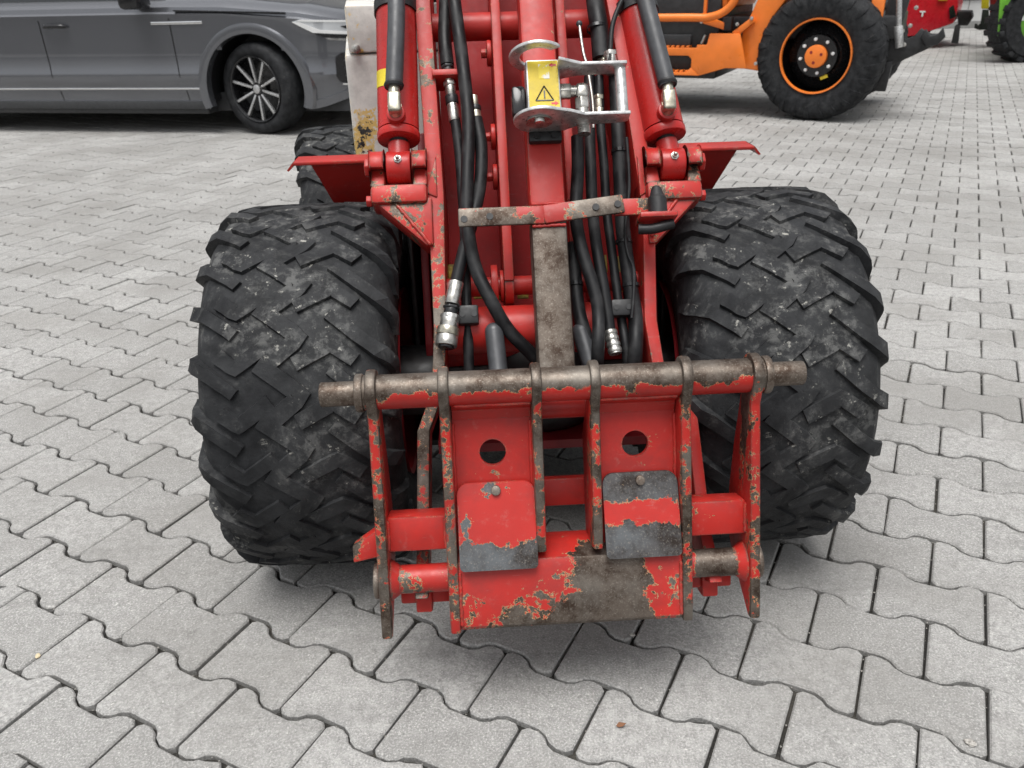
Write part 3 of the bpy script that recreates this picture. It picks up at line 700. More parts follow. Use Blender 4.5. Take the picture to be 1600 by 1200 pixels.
# --- quick hitch frame
t_ = MB(); t_.holed(-.182, -.054, -.275, -.03, -.118, -.111, .0215, -.038, -.028, HM)
hitch = t_.build('quick_hitch', M['red_chip'], loader, wear=HS(lambda p: .10*math.exp(-((p.x+.118)**2+(p.y+.111)**2)/.03**2)-.06))
t_ = MB(); t_.holed(.054, .182, -.275, -.03, .116, -.108, .0215, -.038, -.028, HM); t_.build('panel', M['red_chip'], hitch, wear=HS(lambda p: .08*math.exp(-((p.x-.116)**2+(p.y+.108)**2)/.03**2)-.06))
t_ = MB(); t_.cyl((-.326, 0, 0), (.326, 0, 0), .0275, seg=48, M=HM, cuts=60)
t_.build('cross_tube', M['red_chip'], hitch, wear=HS(lambda p: -.10+.62*sm(p.y-.3*p.z, -.034, .012)+(.3 if abs(p.x) > .312 else 0)))
for s_ in (-1, 1):
    t_ = MB(); t_.cyl((s_*.32, 0, 0), (s_*.384, 0, 0), .0195, seg=32, M=HM, bev=.002); t_.build('hitch_pin', M['steel_bare'], hitch)
    t_ = MB(); t_.cyl((s_*.316, 0, 0), (s_*.329, 0, 0), .0305, seg=40, M=HM, bev=.003); t_.build('collar', M['steel_bare'], hitch)
TOP = arc(0, 0, .036, 180, 0, 14)          # (n, t) half circle over the tube, from back to front
def hplate(x, th, back, bottom, name):
    o = [(p[0], p[1]) for p in TOP]+[(.014, -.045), (.012, bottom+.03), (.010, bottom)]+back+[(-.036, -.03)]
    t = MB(); t.prism([(q[1], q[0]) for q in o], x-th/2, x+th/2, 'yz', HM, bev=.004, seg=2)
    return t.build(name, M['red_chip'], hitch, wear=HS(lambda p: .25*sm(p.z, .0, .010)+.34*sm(p.y, -.04, .012)-.05+.06*sm(-p.y, .36, .40)+.10*math.sin(p.y*31+p.x*40)*sm(p.z, 0, .01)))
side_back = [(-.004, -.405), (-.07, -.345), (-.105, -.30), (-.105, -.21), (-.075, -.12)]
for s_ in (-1, 1): hplate(s_*.303, .017, side_back, -.405, 'side_plate')
for s_ in (-1, 1): hplate(s_*.191, .017, [(-.05, -.40), (-.075, -.33), (-.075, -.08)], -.403, 'rib')
for s_ in (-1, 1): hplate(s_*.046, .016, [(-.09, -.29), (-.10, -.10)], -.272, 'rib')
for s_ in (-1, 1):                         # bent upper lip of each panel running up to the tube
    x0, x1 = sorted((s_*.055, s_*.181)); t_ = MB()
    t_.loft([[(x0, -.055, -.030), (x1, -.055, -.030), (x1, -.055, -.026), (x0, -.055, -.026)], [(x0, -.036, -.022), (x1, -.036, -.022), (x1, -.038, -.017), (x0, -.038, -.017)], [(x0, -.020, .008), (x1, -.020, .008), (x1, -.024, .014), (x0, -.024, .014)]], HM)
    t_.build('panel_lip', M['red'], hitch)
# main lower beam
t_ = MB(); o = [(-.27, -.036), (-.285, .0), (-.298, .006), (-.392, .008), (-.398, .003), (-.398, -.06), (-.30, -.09), (-.27, -.09)]
N_ = 40; secs = [[(-.182+.364*k/N_, p[0], p[1]) for p in o] for k in range(N_+1)]; t_.loft(secs, HM, bev=.0)
def boxwear(p):
    w = .55*sm(p.x, -.03, .06)*sm(-p.x, -.15, -.085)*sm(p.z, -.05, .0)
    return w+.22*sm(-p.y, .36, .395)+.10*math.exp(-((p.x+.03)/.05)**2)-.03+.06*math.exp(-((p.y+.345)/.02)**2)*(1 if p.x < .02 else 0)
t_.build('bottom_beam', M['red_chip'], hitch, wear=HS(boxwear))
for s_ in (-1, 1):
    x0, x1 = (-.179, -.053) if s_ < 0 else (.058, .181)
    tt, tb = (-.158, -.294) if s_ < 0 else (-.153, -.286)
    o = arc(x0+.018, tt-.018, .018, 90, 180, 5)+arc(x0+.008, tb+.008, .008, 180, 270, 4)+arc(x1-.008, tb+.008, .008, 270, 360, 4)+arc(x1-.018, tt-.018, .018, 0, 90, 5)
    FM = HM @ Matrix.Translation((0, tt, -.022)) @ Matrix.Rotation(R(14), 4, 'X').inverted() @ Matrix.Translation((0, -tt, 0))
    FM = HM @ Matrix.Translation((0, tt, -.020)) @ Matrix.Rotation(R(-14), 4, 'X').inverted() @ Matrix.Translation((0, -tt, 0)) if False else HM @ Matrix(((1, 0, 0, 0), (0, 1, 0, 0), (0, -.25, 1, -.020+.25*tt), (0, 0, 0, 1)))
    t_ = MB(); yy = tt; secs = []
    # plate subdivided from top to bottom so that the rubbed lower half can follow it
    t = bmesh.new(); vs = [t.verts.new((p[0], p[1], 0)) for p in o]; t.faces.new(vs)
    for k in range(1, 14):
        bmesh.ops.bisect_plane(t, geom=t.verts[:]+t.edges[:]+t.faces[:], plane_co=(0, tt+(tb-tt)*k/14, 0), plane_no=(0, 1, 0))
    for k in range(1, 10): bmesh.ops.bisect_plane(t, geom=t.verts[:]+t.edges[:]+t.faces[:], plane_co=(x0+(x1-x0)*k/10, 0, 0), plane_no=(1, 0, 0))
    ex = bmesh.ops.extrude_face_region(t, geom=t.faces[:]); 
    for v in ex['geom']:
        if isinstance(v, bmesh.types.BMVert): v.co.z += .006
    t_._merge(t, FM)
    if s_ < 0: wf = HS(lambda p: .50*sm(-p.y, .235, .275)-.08+.42*math.exp(-((p.x+.116)/.032)**2-((p.y+.168)/.014)**2)+.42*math.exp(-((p.x+.165)/.014)**2-((p.y+.22)/.03)**2))
    else: wf = HS(lambda p: .52*sm(-p.y, .212, .252)+.52*sm(p.y, -.215, -.18)-.10)
    fl = t_.build('cover_flap', M['red_flap'], hitch, wear=wf, smooth=30)
    t_ = MB(); xc = (x0+x1)/2; t_.cyl((xc, tt-.012, .004), (xc, tt-.012, .012), .0078, seg=20, M=FM, bev=.0015); t_.build('rivet', M['steel_bare'], fl)
    # lower pivot, cross bar and boss of the outer bay
    a, b = (-.295, -.199) if s_ < 0 else (.199, .295)
    t_ = MB(); t_.cyl((a, -.318, -.028), (b, -.318, -.028), .0235, seg=36, M=HM, cuts=12)
    t_.cyl((s_*.294, -.318, -.028), (s_*.280, -.318, -.028), .034, .024, seg=36, M=HM); t_.build('pivot_tube', M['red_chip'], hitch, wear=HS((lambda p: .15*sm(p.z, -.035, -.005)) if s_ < 0 else (lambda p: .50*sm(abs(p.x), .195, .225)*sm(-abs(p.x), -.29, -.265))))
    t_ = MB(); t_.box((a, -.266, -.062), (b, -.208, -.012), HM, bev=.004); t_.build('crossbar', M['red_chip'], hitch, wear=lambda c: -.02)
    t_ = MB(); t_.cyl((s_*.312, -.318, -.028), (s_*.322, -.318, -.028), .030, seg=36, M=HM, bev=.003); t_.build('pivot_boss', M['steel_bare'], hitch)
    t_ = MB(); t_.box((min(s_*.20, s_*.285), -.375, -.095), (max(s_*.20, s_*.285), -.345, -.06), HM, bev=.004); t_.box((s_*.245-.014, -.388, -.085), (s_*.245+.014, -.34, -.05), HM, bev=.004); t_.build('stop_lug', M['red'], hitch)
t_ = MB(); t_.loft([[(-.312, -.230, -.02), (-.312, -.275, -.02), (-.312, -.275, -.06), (-.312, -.230, -.06)], [(-.354, -.255, -.02), (-.354, -.283, -.02), (-.354, -.283, -.05), (-.354, -.255, -.05)]], HM, bev=.002)
t_.build('catch_block', M['red_chip'], hitch, wear=HS(lambda p: .25*sm(-p.x, .33, .345)))
t_ = MB(); t_.cyl((-.04, -.045, -.065), (.04, -.045, -.065), .021, M=HM, seg=28); t_.build('link_pin', M['red_chip'], hitch, wear=lambda c: .08)
t_ = MB(); t_.box((-.18, -.235, -.15), (.20, -.185, -.125), HM, bev=.004); t_.build('rear_beam', M['red'], hitch)

# weld beads where ribs, panels and tubes meet
def weld(pts, mat_, r=.0032, n=26, parent=hitch, FM_=HM, nm='weld_bead'):
    P = [Vector(p) for p in pts]; L = [P[0].lerp(P[1], k/n) for k in range(n+1)]; rw = random.Random(len(nm)+int(1e4*P[0].x))
    L = [q+Vector((rw.gauss(0, .0004), rw.gauss(0, .0004), rw.gauss(0, .0004))) for q in L]
    m = MB(); m.tube(L, [r*(1+.22*(1 if k % 2 else -1)*rw.random()) for k in range(n+1)], 8, FM_, smooth=False); m.build(nm, M[mat_], parent, smooth=80)
for x in (-.1815, -.0555, .0555, .1815): weld([(x, -.06, -.026), (x, -.272, -.026)], 'red')
for x in (-.1805, .1805): weld([(x, -.30, .0065), (x, -.39, .0075)], 'red_chip')
for x in (-.2005, .2005, -.2935, .2935): weld([(x, -.212, -.0115), (x, -.262, -.0115)], 'red_chip', n=10)
for a, b_ in ((-.178, -.056), (.056, .178)): weld([(a, -.0265, .010), (b_, -.0265, .010)], 'red_chip', .003)
for s_, xx in ((-1, -.205), (1, .182)): weld([(xx+s_*.004, .20, .0085), (xx+s_*.07, .286, .0085)], 'red_chip', .0035, 20, arm, AM)
weld([(-.032, .2445, .0735), (.026, .2455, .0735)], 'red', .003, 14, bar, AM); weld([(-.032, .2055, .0735), (.026, .2065, .0735)], 'red', .003, 14, bar, AM)

# ------------------------------------------------------------------ grey car
def W(px, py, Y):
    d = LM.to_3x3() @ ray_l(px, py); t = Y/d.y; return Vector((d.x*t, Y, CAM_H+d.z*t))
CM = Matrix.Translation((-1.85, 8.10, 0)) @ Matrix.Rotation(R(-12), 4, 'Z')
car = tag(empty('parked_car', CM), 'dark grey sport utility car parked at the left edge of the yard', 'car')
def cw(x):
    w = .97
    if x > .30: w -= .40*((x-.30)/.66)**2.3
    if x < -3.3: w -= .18*((-3.3-x)/.55)**2
    return w
def czt(x): return float(np.interp(x, [-3.85, -3.4, -.7, -.2, .44, .75, .96], [1.0, 1.06, 1.055, 1.045, .985, .92, .80]))
NOM = [(.075, .20), (.03, .205), (.02, .27), (.040, .275), (.038, .35), (.014, .40), (-.006, .470), (.0, .50), (.014, .56), (.012, .66), (.010, .78), (.006, .885), (.004, .905), (.022, .918), (.030, .95), (.075, .985), (.14, 1.005), (.32, 1.03), (.62, 1.05), (.97, 1.055)]
def csec(x):
    w, zt = cw(x), czt(x); out = []
    for ins, z in NOM:
        if z > .56: z = .56+(z-.56)*(zt-.56)/.445
        if z < .42 and x > .45: z = z+.10*sm(x, .45, .9)
        out.append((max(0, w*(1-ins/.97)), z))
    return [(x, -y, z) for y, z in out]+[(x, y, z) for y, z in out[::-1][1:]]
xs = sorted(set([round(v, 3) for v in np.concatenate([np.linspace(-4.0, .96, 124), [-1.895, -1.885, -.68, -.67]])]))
t = bmesh.new(); rg = [[t.verts.new(p) for p in csec(x)] for x in xs]; nk = len(rg[0])
for i in range(len(xs)-1):
    for k in range(nk-1):
        f = [rg[i][k], rg[i+1][k], rg[i+1][k+1], rg[i][k+1]]; c = sum((v.co for v in f), Vector())/4
        if c.z < .95 and abs(c.y) > .5 and min(math.hypot(c.x-0, c.z-.36), math.hypot(c.x+3.1, c.z-.36)) < .455: continue
        t.faces.new(f)
t.faces.new(rg[0]); t.faces.new(rg[-1]); b = MB(); b._merge(t); body = b.build('body', M['car'], car, smooth=28)
def arch(xc, y):
    b = MB(); t = bmesh.new(); rr = []
    for i in range(41):
        a = R(-18+216*i/40); ring = []
        for r_, dy in ((.425, .06), (.43, -.012), (.455, -.020), (.50, -.014), (.515, .02)):
            x, z = xc+r_*math.cos(a), .36+r_*math.sin(a); ring.append(t.verts.new((x, -(cw(x)-dy) if y < 0 else cw(x)-dy, max(z, .21))))
        rr.append(ring)
    for i in range(40):
        for k in range(4): t.faces.new((rr[i][k], rr[i][k+1], rr[i+1][k+1], rr[i+1][k]))
    b._merge(t); b.build('wheel_arch', M['car'], car)
    sg = -1 if y < 0 else 1; b = MB(); t = bmesh.new(); rr = []
    for i in range(25):
        a = R(-12+204*i/24); rr.append([t.verts.new((xc+.435*math.cos(a), sg*yy, max(.21, .36+.435*math.sin(a)))) for yy in (.96, .55)])
    for i in range(24): t.faces.new((rr[i][0], rr[i][1], rr[i+1][1], rr[i+1][0]))
    t.faces.new([r_[1] for r_ in rr]); b._merge(t); b.build('arch_liner', M['black_plastic'], car)
for xc in (0, -3.1): arch(xc, -1); arch(xc, 1)
b = MB(); b.box((-2.6, -.93, .16), (-.48, .93, .24), bev=.02); b.box((-3.6, -.78, .17), (.75, .78, .32)); b.build('underbody', M['trim'], car)  # floor widened and lowered to deepen the shade under the car
def strip(x0, x1, z0, z1, y0, name, mat, dz=0):
    b = MB(); b.loft([[(x, -(cw(x)+y0), z0), (x, -(cw(x)+y0), z1), (x, -(cw(x)-.04), z1), (x, -(cw(x)-.04), z0)] for x in np.linspace(x0, x1, 12)], bev=.002); return b.build(name, M[mat], car)
strip(-2.62, -.47, .205, .268, -.012, 'sill_trim', 'trim'); strip(-2.60, -.50, .362, .376, -.018, 'sill_moulding', 'chrome')
strip(-.84, -.38, .866, .888, .000, 'side_badge', 'chrome')
for xd in (-1.89, -.675):                    # door shut lines: the dark of the gap drawn as a narrow strip
    b = MB(); b.loft([[(xd+dx-.004, -(w_+.0015), z), (xd+dx+.004, -(w_+.0015), z), (xd+dx+.004, -(w_-.03), z), (xd+dx-.004, -(w_-.03), z)] for dx, z, w_ in ((.035, .275, .93), (.02, .36, .933), (.01, .47, .976), (0, .56, .957), (0, .78, .961), (-.0, .905, .967), (-.02, .95, .942), (-.03, 1.0, .86))]); b.build('shut_line', M['gloss_black'], body)
b = MB(); b.loft([[(x, -(cw(x)-.004), z-.004), (x, -(cw(x)-.004), z+.004), (x, -(cw(x)-.03), z+.004), (x, -(cw(x)-.03), z-.004)] for x, z in [(-.62+q*.12, .968-.004*q) for q in range(9)]]); b.build('bonnet_gap', M['gloss_black'], body)
b = MB(); b.tube([(-1.84, -.975, .862), (-1.80, -1.0, .868), (-1.67, -1.0, .868), (-1.63, -.975, .862)], [.012, .016, .016, .012], 12); b.build('door_handle', M['gloss_black'], car)
# headlight, intake, grille
def patch(pts, y0, name, mat, th=.02):
    t = bmesh.new(); t.faces.new([t.verts.new((x, 0, z)) for x, z in pts]); x0, x1 = min(p[0] for p in pts), max(p[0] for p in pts)
    for k in range(1, 16): bmesh.ops.bisect_plane(t, geom=t.verts[:]+t.edges[:]+t.faces[:], plane_co=(x0+(x1-x0)*k/16, 0, 0), plane_no=(1, 0, 0))
    ex = bmesh.ops.extrude_face_region(t, geom=t.faces[:])
    for q in ex['geom']:
        if isinstance(q, bmesh.types.BMVert): q.co.y = 1
    for q in t.verts: q.co.y = -(cw(q.co.x)+y0-th*q.co.y)
    b = MB(); b._merge(t); return b.build(name, M[mat], car)
patch([(.40, .868), (.55, .785), (.62, .752), (.945, .722), (.945, .858), (.46, .884)], .003, 'headlight', 'lens')
patch([(.40, .868), (.55, .787), (.935, .750), (.935, .768), (.60, .806), (.46, .866)], .010, 'running_light', 'white', .012)
patch([(.43, .872), (.935, .846), (.935, .860), (.47, .884)], .010, 'upper_light_strip', 'white', .012)
patch([(.74, .826), (.80, .792), (.935, .776), (.935, .838), (.86, .838)], .008, 'projector', 'gloss_black', .012)
patch([(.555, .782), (.625, .750), (.94, .722), (.94, .746)], .008, 'lower_gap', 'gloss_black', .012)
patch([(.63, .746), (.94, .716), (.94, .698), (.67, .728)], .011, 'chrome_strip', 'chrome', .014)
patch([(.70, .41), (.945, .385), (.945, .63), (.73, .628), (.69, .60), (.68, .45)], .006, 'air_intake', 'gloss_black')
for z in (.45, .51, .565): patch([(.74, z), (.945, z), (.945, z+.012), (.74, z+.012)], .014, 'intake_bar', 'trim', .012)
patch([(.72, .385), (.945, .362), (.945, .375), (.72, .398)], .014, 'bumper_strip', 'chrome', .012)
b = MB(); b.box((.955, -.50, .30), (.985, .50, .62), bev=.01); b.build('grille', M['gloss_black'], car)
# cabin
b = MB(); b.loft([[(-.72, -.86, 1.04), (-.72, .86, 1.04), (-3.7, .84, 1.04), (-3.7, -.84, 1.04)], [(-1.62, -.66, 1.60), (-1.62, .66, 1.60), (-3.35, .62, 1.60), (-3.35, -.62, 1.60)]]); b.build('window', M['glass'], car, smooth=0)
b = MB(); b.loft([[(-1.55, -.68, 1.595), (-1.55, .68, 1.595), (-3.45, .65, 1.595), (-3.45, -.65, 1.595)], [(-1.8, -.58, 1.66), (-1.8, .58, 1.66), (-3.3, .55, 1.66), (-3.3, -.55, 1.66)]], bev=.02); b.build('roof', M['car'], car)
for y in (-1, 1):
    b = MB(); b.box((-.98, min(y*.95, y*1.16), .985), (-.80, max(y*.95, y*1.16), 1.16), bev=.035); b.build('wing_mirror', M['gloss_black'], car)
# wheels
w = MB(); w.lathe([(.09, .0), (.09, .04), (.06, .05), (.04, .24), (-.05, .25)], 40, 'y'); cwheel = w.build('wheel', M['gloss_black'], car)
cprof = [(-.105, .252), (-.125, .275), (-.13, .31), (-.118, .345), (-.09, .358), (-.04, .362), (0, .362), (.04, .362), (.09, .358), (.118, .345), (.13, .31), (.125, .275), (.105, .252)]
w = MB(); w.lathe(cprof, 64, 'y'); w.build('tyre', M['tyre_new'], cwheel, smooth=50)
w = MB(); w.lathe([(-.125, .248), (-.131, .258), (-.12, .264), (-.10, .255), (.10, .255)], 56, 'y'); w.build('rim', M['gloss_black'], cwheel)
for k in range(5):
    w = MB()
    for s_ in (-1, 1):
        a = R(90+72*k); c, d = math.cos(a), math.sin(a); e = R(90+72*k+s_*17); c2, d2 = math.cos(e), math.sin(e)
        w.loft([[(c*.05-d*s_*.016+d*.009, -.10, d*.05+c*s_*.016-c*.009), (c*.05-d*s_*.016-d*.009, -.10, d*.05+c*s_*.016+c*.009), (c*.05-d*s_*.016-d*.009, -.07, d*.05+c*s_*.016+c*.009), (c*.05-d*s_*.016+d*.009, -.07, d*.05+c*s_*.016-c*.009)],
                [(c2*.252+d2*.011, -.118, d2*.252-c2*.011), (c2*.252-d2*.011, -.118, d2*.252+c2*.011), (c2*.252-d2*.011, -.09, d2*.252+c2*.011), (c2*.252+d2*.011, -.09, d2*.252-c2*.011)]], bev=.003)
    w.build('spoke', M['alloy'], cwheel)
w = MB(); w.cyl((0, -.112, 0), (0, -.08, 0), .036, bev=.004); w.build('hub_cap', M['alloy'], cwheel)
cwheel.matrix_local = Matrix.Translation((.02, -.835, .362)) @ Matrix.Rotation(R(-15), 4, 'Z') @ Matrix.Rotation(R(12), 4, 'Y')
for loc, a in (((-3.1, -.835, .362), 0), ((.02, .835, .362), 180-15), ((-3.1, .835, .362), 180)):
    c = copy_tree(cwheel, car); c.matrix_local = Matrix.Translation(loc) @ Matrix.Rotation(R(a), 4, 'Z')

# ------------------------------------------------------------------ orange wheel loader
OM = Matrix.Translation((2.6, 7.07, 0)) @ Matrix.Rotation(YAW, 4, 'Z')
orl = tag(empty('orange_loader', OM), 'bright orange wheel loader with a big black tyre behind the red machine', 'loader')
OP = [(0, .505), (.05, .505), (.08, .502), (.12, .494), (.15, .48), (.168, .455), (.176, .42), (.176, .38)]
w = MB(); w.lathe([(.12, 0), (.12, .16), (.10, .165), (.06, .17), (.02, .24), (-.02, .27)], 48, 'x'); ow = w.build('wheel', M['gloss_black'], orl)
prof = [(-.15, .275), (-.168, .33)]+[(-p[0], p[1]) for p in OP[::-1]][:-1]+OP+[(.168, .33), (.15, .275)]
w = MB(); w.lathe(prof, 72); w.build('tyre', M['tyre_new'], ow, smooth=50)
tread(OP, 26, [([(-1.12, -.25), (-.9, -.1), (-.05, .18)], .042, 1), ([(1.12, .25), (.9, .40), (.05, .68)], .045, 1)], .005, .007, 5).build('tread', M['tyre_new'], ow, smooth=25)
w = MB(); w.lathe([(.150, .274), (.172, .277), (.174, .288), (.150, .290)], 64); w.build('rim', M['orange'], ow)
w = MB(); w.cyl((.118, 0, 0), (.165, 0, 0), .088, seg=40, bev=.008); w.build('hub_cap', M['orange'], ow)
for k in range(3):
    a = R(20+120*k); w = MB(); w.cyl((.1645, .048*math.cos(a), .048*math.sin(a)), (.1665, .048*math.cos(a), .048*math.sin(a)), .012, seg=14); w.build('cap_screw', M['dark_red'], ow)
for k in range(8):
    a = R(10+45*k); w = MB(); w.hexnut((.119, .13*math.cos(a), .13*math.sin(a)), (.14, .13*math.cos(a), .13*math.sin(a)), .014); w.build('wheel_bolt', M['white'], ow)
w = MB(); w.box((.10, -.03, -.19), (.108, .03, -.165), Matrix.Rotation(R(25), 4, 'X')); w.build('sticker', M['yellow'], ow)
def wheel_at(o, x, y, ang): o.matrix_local = Matrix.Translation((x, y, .505)) @ Matrix.Rotation(R(-90+ang), 4, 'Z')
wheel_at(ow, -.05, .17, -8); c = copy_tree(ow, orl); wheel_at(c, .02, 1.35, -8); c = copy_tree(ow, orl); wheel_at(c, -2.2, .17, 0)
def opoly(pts, y0, y1, name, mat, bev=.008):
    b = MB(); b.prism(pts, y0, y1, 'xz', bev=bev); return b.build(name, M[mat], orl)
opoly([(-1.75, .56), (-1.06, .56), (-1.06, .585), (-.975, .585), (-.955, .675), (-.70, .675), (-.62, .40), (-.80, .40), (-1.02, .335), (-1.10, .40), (-1.10, .47), (-1.13, .495), (-1.75, .495)], .02, .05, 'step_panel', 'orange')
opoly([(-1.75, .335), (-1.02, .335), (-1.10, .40), (-1.14, .36), (-1.75, .36)], .0205, .0495, 'step_tread', 'orange', .004)
for z in (.565, .365):
    for k in range(14):
        b = MB(); b.box((-1.74+k*.045, .03, z-.005), (-1.715+k*.045, .28, z+.01), bev=.003); b.build('step_tooth', M['orange'], orl)
opoly([(-.70, .675), (-.74, .40), (-.50, .37), (-.53, .60), (-.46, .80), (-.32, 1.0), (-.10, 1.10), (-.10, 1.25), (-.50, 1.25), (-.60, .93)], .11, .45, 'mudguard', 'orange', .015)
b = MB(); b.tube([(-1.9, .0, .80), (-1.2, .0, .80), (-.95, .0, .805), (-.80, .0, .88), (-.72, .0, 1.05), (-.70, .0, 1.3)], .032, 16); b.build('guard_rail', M['orange'], orl)
b = MB(); b.box((-1.02, -.0, .80), (-.995, .04, 1.2), bev=.005); b.build('door_post', M['orange'], orl)
opoly([(-1.05, .755), (-.85, .70), (-.85, .755), (-.95, .79)], .06, .10, 'bracket', 'orange'); opoly([(-.78, .68), (-.62, .80), (-.60, .76), (-.72, .66)], .05, .12, 'bracket', 'orange')
for x, z in ((-1.04, .765), (-.735, .745), (-.62, .79), (-.55, .44)): b = MB(); b.hexnut((x, .035, z), (x, .055, z), .016); b.build('bolt', M['zinc'], orl)
b = MB(); b.box((-1.8, .12, .30), (-.9, 1.4, 1.15), bev=.02); b.build('engine_block', M['black_steel'], orl)
b = MB(); b.box((-1.5, .07, .57), (-1.13, .2, .66), bev=.01); b.build('step_mat', M['trim'], orl)
b = MB(); b.box((-.87, .07, .69), (-.79, .16, .80), bev=.008); b.build('rubber_mount', M['black_plastic'], orl)
b = MB(); b.tube([(-1.03, .06, .59), (-1.0, .06, .66)], .012, 10, smooth=False); b.build('grab_rod', M['zinc'], orl)
b = MB(); b.box((-3.0, .15, .85), (-.85, 1.35, 1.75), bev=.06); b.build('bonnet', M['orange'], orl)
b = MB(); b.box((-.9, .25, .62), (.5, 1.25, .80), bev=.02); b.build('front_frame', M['black_steel'], orl)
b = MB(); b.box((-1.3, .1, 1.2), (-.25, 1.4, 2.4), bev=.06); b.build('cab', M['glass'], orl)
b = MB(); b.prism([(.30, .36), (.42, .38), (.72, .54), (.82, .60), (.80, .66), (.74, .66), (.66, .70), (.62, .64), (.50, .60), (.60, 1.3), (.42, 1.3), (.36, .60)], .30, .36, 'xz', bev=.008); b.build('lift_link', M['black_steel'], orl)
b = MB(); b.prism([(.72, .57), (.80, .58), (.85, .64), (.82, .71), (.79, .66), (.74, .65), (.70, .70), (.67, .64)], .24, .299, 'xz', bev=.01); b.build('hook_end', M['black_steel'], orl)
b = MB(); b.cyl((.42, .26, 1.25), (.50, .26, .70), .022); b.cyl((.495, .26, .72), (.53, .26, .56), .034, bev=.006); b.build('link_cylinder', M['steel'], orl)
b = MB(); b.box((.27, .24, .60), (.37, .30, .92), bev=.01); b.build('lamp_bracket', M['orange'], orl)
b = MB(); b.prism([(.36, .22), (.48, .22), (.50, .46), (.36, .42)], .28, .34, 'xz', bev=.006); b.build('foot_plate', M['black_steel'], orl)
for x, z in ((.56, .58), (.53, .68), (.58, .72), (.60, .85), (.46, .33)): b = MB(); b.hexnut((x, .285, z), (x, .302, z), .018); b.build('bolt', M['zinc'], orl)

# ------------------------------------------------------------------ machines far at the right
def far_part(px, Y, depth, root, name, mat, bev=.02):
    P = [W(x, y, Y)-root.location for x, y in px]
    b = MB(); b.loft([[(p.x, p.y, p.z) for p in P], [(p.x+.56*depth, p.y+depth, p.z) for p in P]], bev=bev); return b.build(name, M[mat], root)
rt = tag(empty('red_tractor', Matrix.Translation((6.9, 13.6, 0))), 'red tractor hood with a white letter beyond the orange loader', 'tractor')
far_part([(1380, -90), (1495, -90), (1497, 10), (1490, 36), (1462, 46), (1430, 56), (1380, 60)], 13.6, 1.4, rt, 'hood', 'tractor_red')
far_part([(1483, 12), (1490, 8), (1494, 26), (1484, 30)], 13.57, .029, rt, 'headlight', 'gloss_black', .005)
far_part([(1466, -6), (1480, -6), (1480, 1), (1466, 1)], 13.56, .039, rt, 'marker_lamp', 'yellow', .004)
far_part([(1437, 17), (1446, 17), (1446, 19.5), (1443, 19.5), (1442, 26), (1439.5, 26), (1440.5, 19.5), (1437, 19.5)], 13.585, .012, rt, 'letter', 'white', 0)
far_part([(1495, 18), (1518, 18), (1520, 28), (1512, 40), (1497, 40)], 13.9, .5, rt, 'linkage', 'black_steel', .01)
far_part([(1492, 40), (1500, 38), (1497, 68), (1486, 68)], 13.9, .2, rt, 'stand', 'trim', .01)
def farwheel(px, py, Y, r, wd, root, nm='wheel'):
    c = W(px, py, Y)-root.location; b = MB(); m_ = Matrix.Translation((c.x, c.y, r)) @ Matrix.Rotation(R(90), 4, 'Z')
    b.lathe([(-wd/2, r*.5), (-wd/2, r*.86), (-wd*.36, r*.98), (0, r), (wd*.36, r*.98), (wd/2, r*.86), (wd/2, r*.5)], 48, 'x', m_, closed=True)
    for k in range(20):
        a = 2*math.pi*k/20; b.box((-wd*.52, -.035, r*.9), (wd*.52, .035, r*1.015), m_ @ Matrix.Rotation(a, 4, 'X'), bev=.01)
    return b.build(nm, M['tyre_new'], root)
farwheel(1400, 60, 14.3, .55, .4, rt); farwheel(1360, 60, 14.3, .55, .4, rt)
gt = tag(empty('green_tractor', Matrix.Translation((6.9, 11.2, 0))), 'bright green tractor cut off by the right edge of the photo', 'tractor')
far_part([(1566, -90), (1760, -90), (1760, 60), (1602, 68), (1585, 60), (1580, 45), (1588, 20), (1582, 18), (1567, 60), (1558, 58), (1562, 0)], 11.2, 1.6, gt, 'body', 'green')
farwheel(1606, 60, 11.35, .50, .4, gt); farwheel(1720, 60, 11.35, .50, .4, gt)
far_part([(1592, 20), (1600, 20), (1600, 32), (1592, 32)], 11.17, .025, gt, 'sticker', 'white', 0)
far_part([(1586, 43), (1596, 43), (1596, 52), (1586, 52)], 11.17, .025, gt, 'sticker', 'car', 0)
for px, py in ((1590, 57), (1588, 65)):
    c = W(px, py, 11.19)-gt.location; b = MB(); b.cyl((c.x, c.y-.02, c.z), (c.x, c.y+.005, c.z), .02, seg=12); b.build('hole_plug', M['gloss_black'], gt)
im = tag(empty('yellow_implement', Matrix.Translation((7.6, 13.4, 0))), 'dark red implement with a yellow panel standing left of the green tractor', 'implement')
far_part([(1548, -60), (1570, -60), (1566, 40), (1546, 42)], 13.4, .5, im, 'frame', 'dark_red')
far_part([(1535, -40), (1547, -40), (1545, 14), (1533, 14)], 13.36, .035, im, 'panel', 'yellow')
far_part([(1528, 40), (1532, 36), (1535, 15), (1545, 15), (1546, 46), (1530, 47), (1522, 44), (1523, 37), (1527, 37)], 13.37, .025, im, 'hook_rail', 'black_steel', .005)

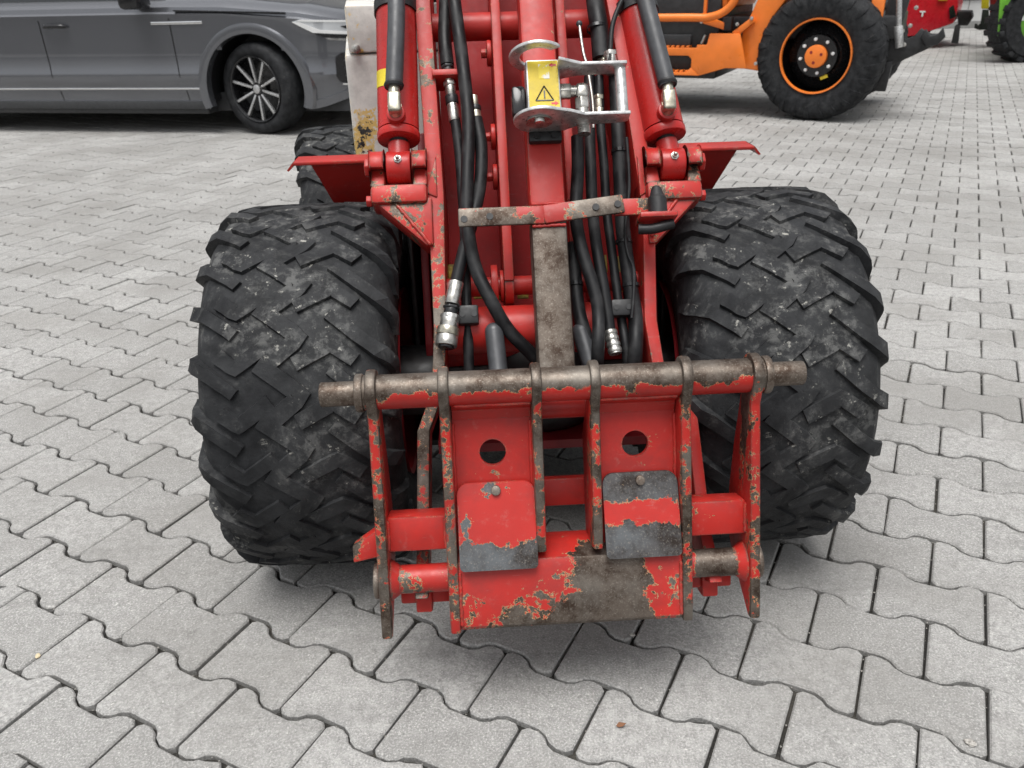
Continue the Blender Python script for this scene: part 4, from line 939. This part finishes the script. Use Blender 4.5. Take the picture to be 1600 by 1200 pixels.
# ------------------------------------------------------------------ small things on the paving
def pebble(px, py, r, mat, name, label, cat):
    c = W(px, py, 1); d = LM.to_3x3() @ ray_l(px, py); tt = CAM_H/-d.z; p = Vector((d.x*tt, d.y*tt, .002))
    b = MB(); b.sphere((0, 0, r*.3), r, sc=(1.2, .8, .5)); 
    for v in b.bm.verts: v.co += Vector((random.gauss(0, r*.08), random.gauss(0, r*.08), random.gauss(0, r*.05)))
    return tag(b.build(name, mat, None, M=Matrix.Translation(p) @ Matrix.Rotation(random.random()*6, 4, 'Z')), label, cat)
M['pebble'] = plain('pale_pebble', (.62, .52, .34), .7, 0, .15, 200); M['pebble2'] = plain('grey_pebble', (.40, .38, .35), .8, 0, .2, 200)
pebble(60, 1027, .0055, M['pebble'], 'pebble', 'yellowish pebble in a paver joint at the lower left', 'pebble')
pebble(1515, 1163, .008, M['pebble2'], 'pebble', 'pale stone chip in a joint at the lower right corner', 'pebble')
pebble(988, 994, .005, M['pebble2'], 'pebble', 'small grey pebble in the joint just under the hitch beam', 'pebble')
b = MB(); t = bmesh.new(); vs = [t.verts.new(p) for p in ((-.008, 0, 0), (-.003, .005, .003), (.004, .004, .002), (.009, .001, .004), (.003, -.004, .003), (-.004, -.004, .001))]; t.faces.new(vs); ex = bmesh.ops.extrude_face_region(t, geom=t.faces[:])
for v in ex['geom']:
    if isinstance(v, bmesh.types.BMVert): v.co.z += .0008
b._merge(t); d = LM.to_3x3() @ ray_l(970, 1136); tt = CAM_H/-d.z
tag(b.build('dry_leaf', plain('dry_leaf', (.22, .10, .05), .8), None, M=Matrix.Translation((d.x*tt, d.y*tt, .003))), 'tiny dry brown leaf on the paving below the hitch', 'leaf')
# crumbs of sand and gravel lodged in the joints
V, Fc = [], []; nb = 0
tet = np.array([(1, 0, -.3), (-.5, .8, -.3), (-.5, -.8, -.3), (0, 0, .7), (.2, .3, -.5)])
for k in range(1500):
    d, x, y = random.choice(stones[:300]); a = random.random(); e = random.choice((0, 1))
    u, v = (LX/2, random.uniform(-HW, HW)) if e else (random.choice((-1, 1))*random.uniform(.06, .1), HW)
    r_ = random.uniform(.0008, .0026); c, s_ = math.cos(YAW), math.sin(YAW)
    q = tet*r_*rng.uniform(.7, 1.3, (5, 3))+np.array((x+c*u-s_*v, y+s_*u+c*v, -.008+r_)); V.append(q)
    Fc += [(nb, nb+1, nb+3), (nb+1, nb+2, nb+3), (nb+2, nb, nb+3), (nb, nb+2, nb+4), (nb+2, nb+1, nb+4), (nb+1, nb, nb+4)]; nb += 5
me = bpy.data.meshes.new('gravel'); me.from_pydata(np.concatenate(V).tolist(), [], Fc); me.materials.append(M['pebble2'])
o = bpy.data.objects.new('gravel', me); col.objects.link(o); tag(o, 'loose crumbs of gravel in the paver joints', 'gravel', kind='stuff')
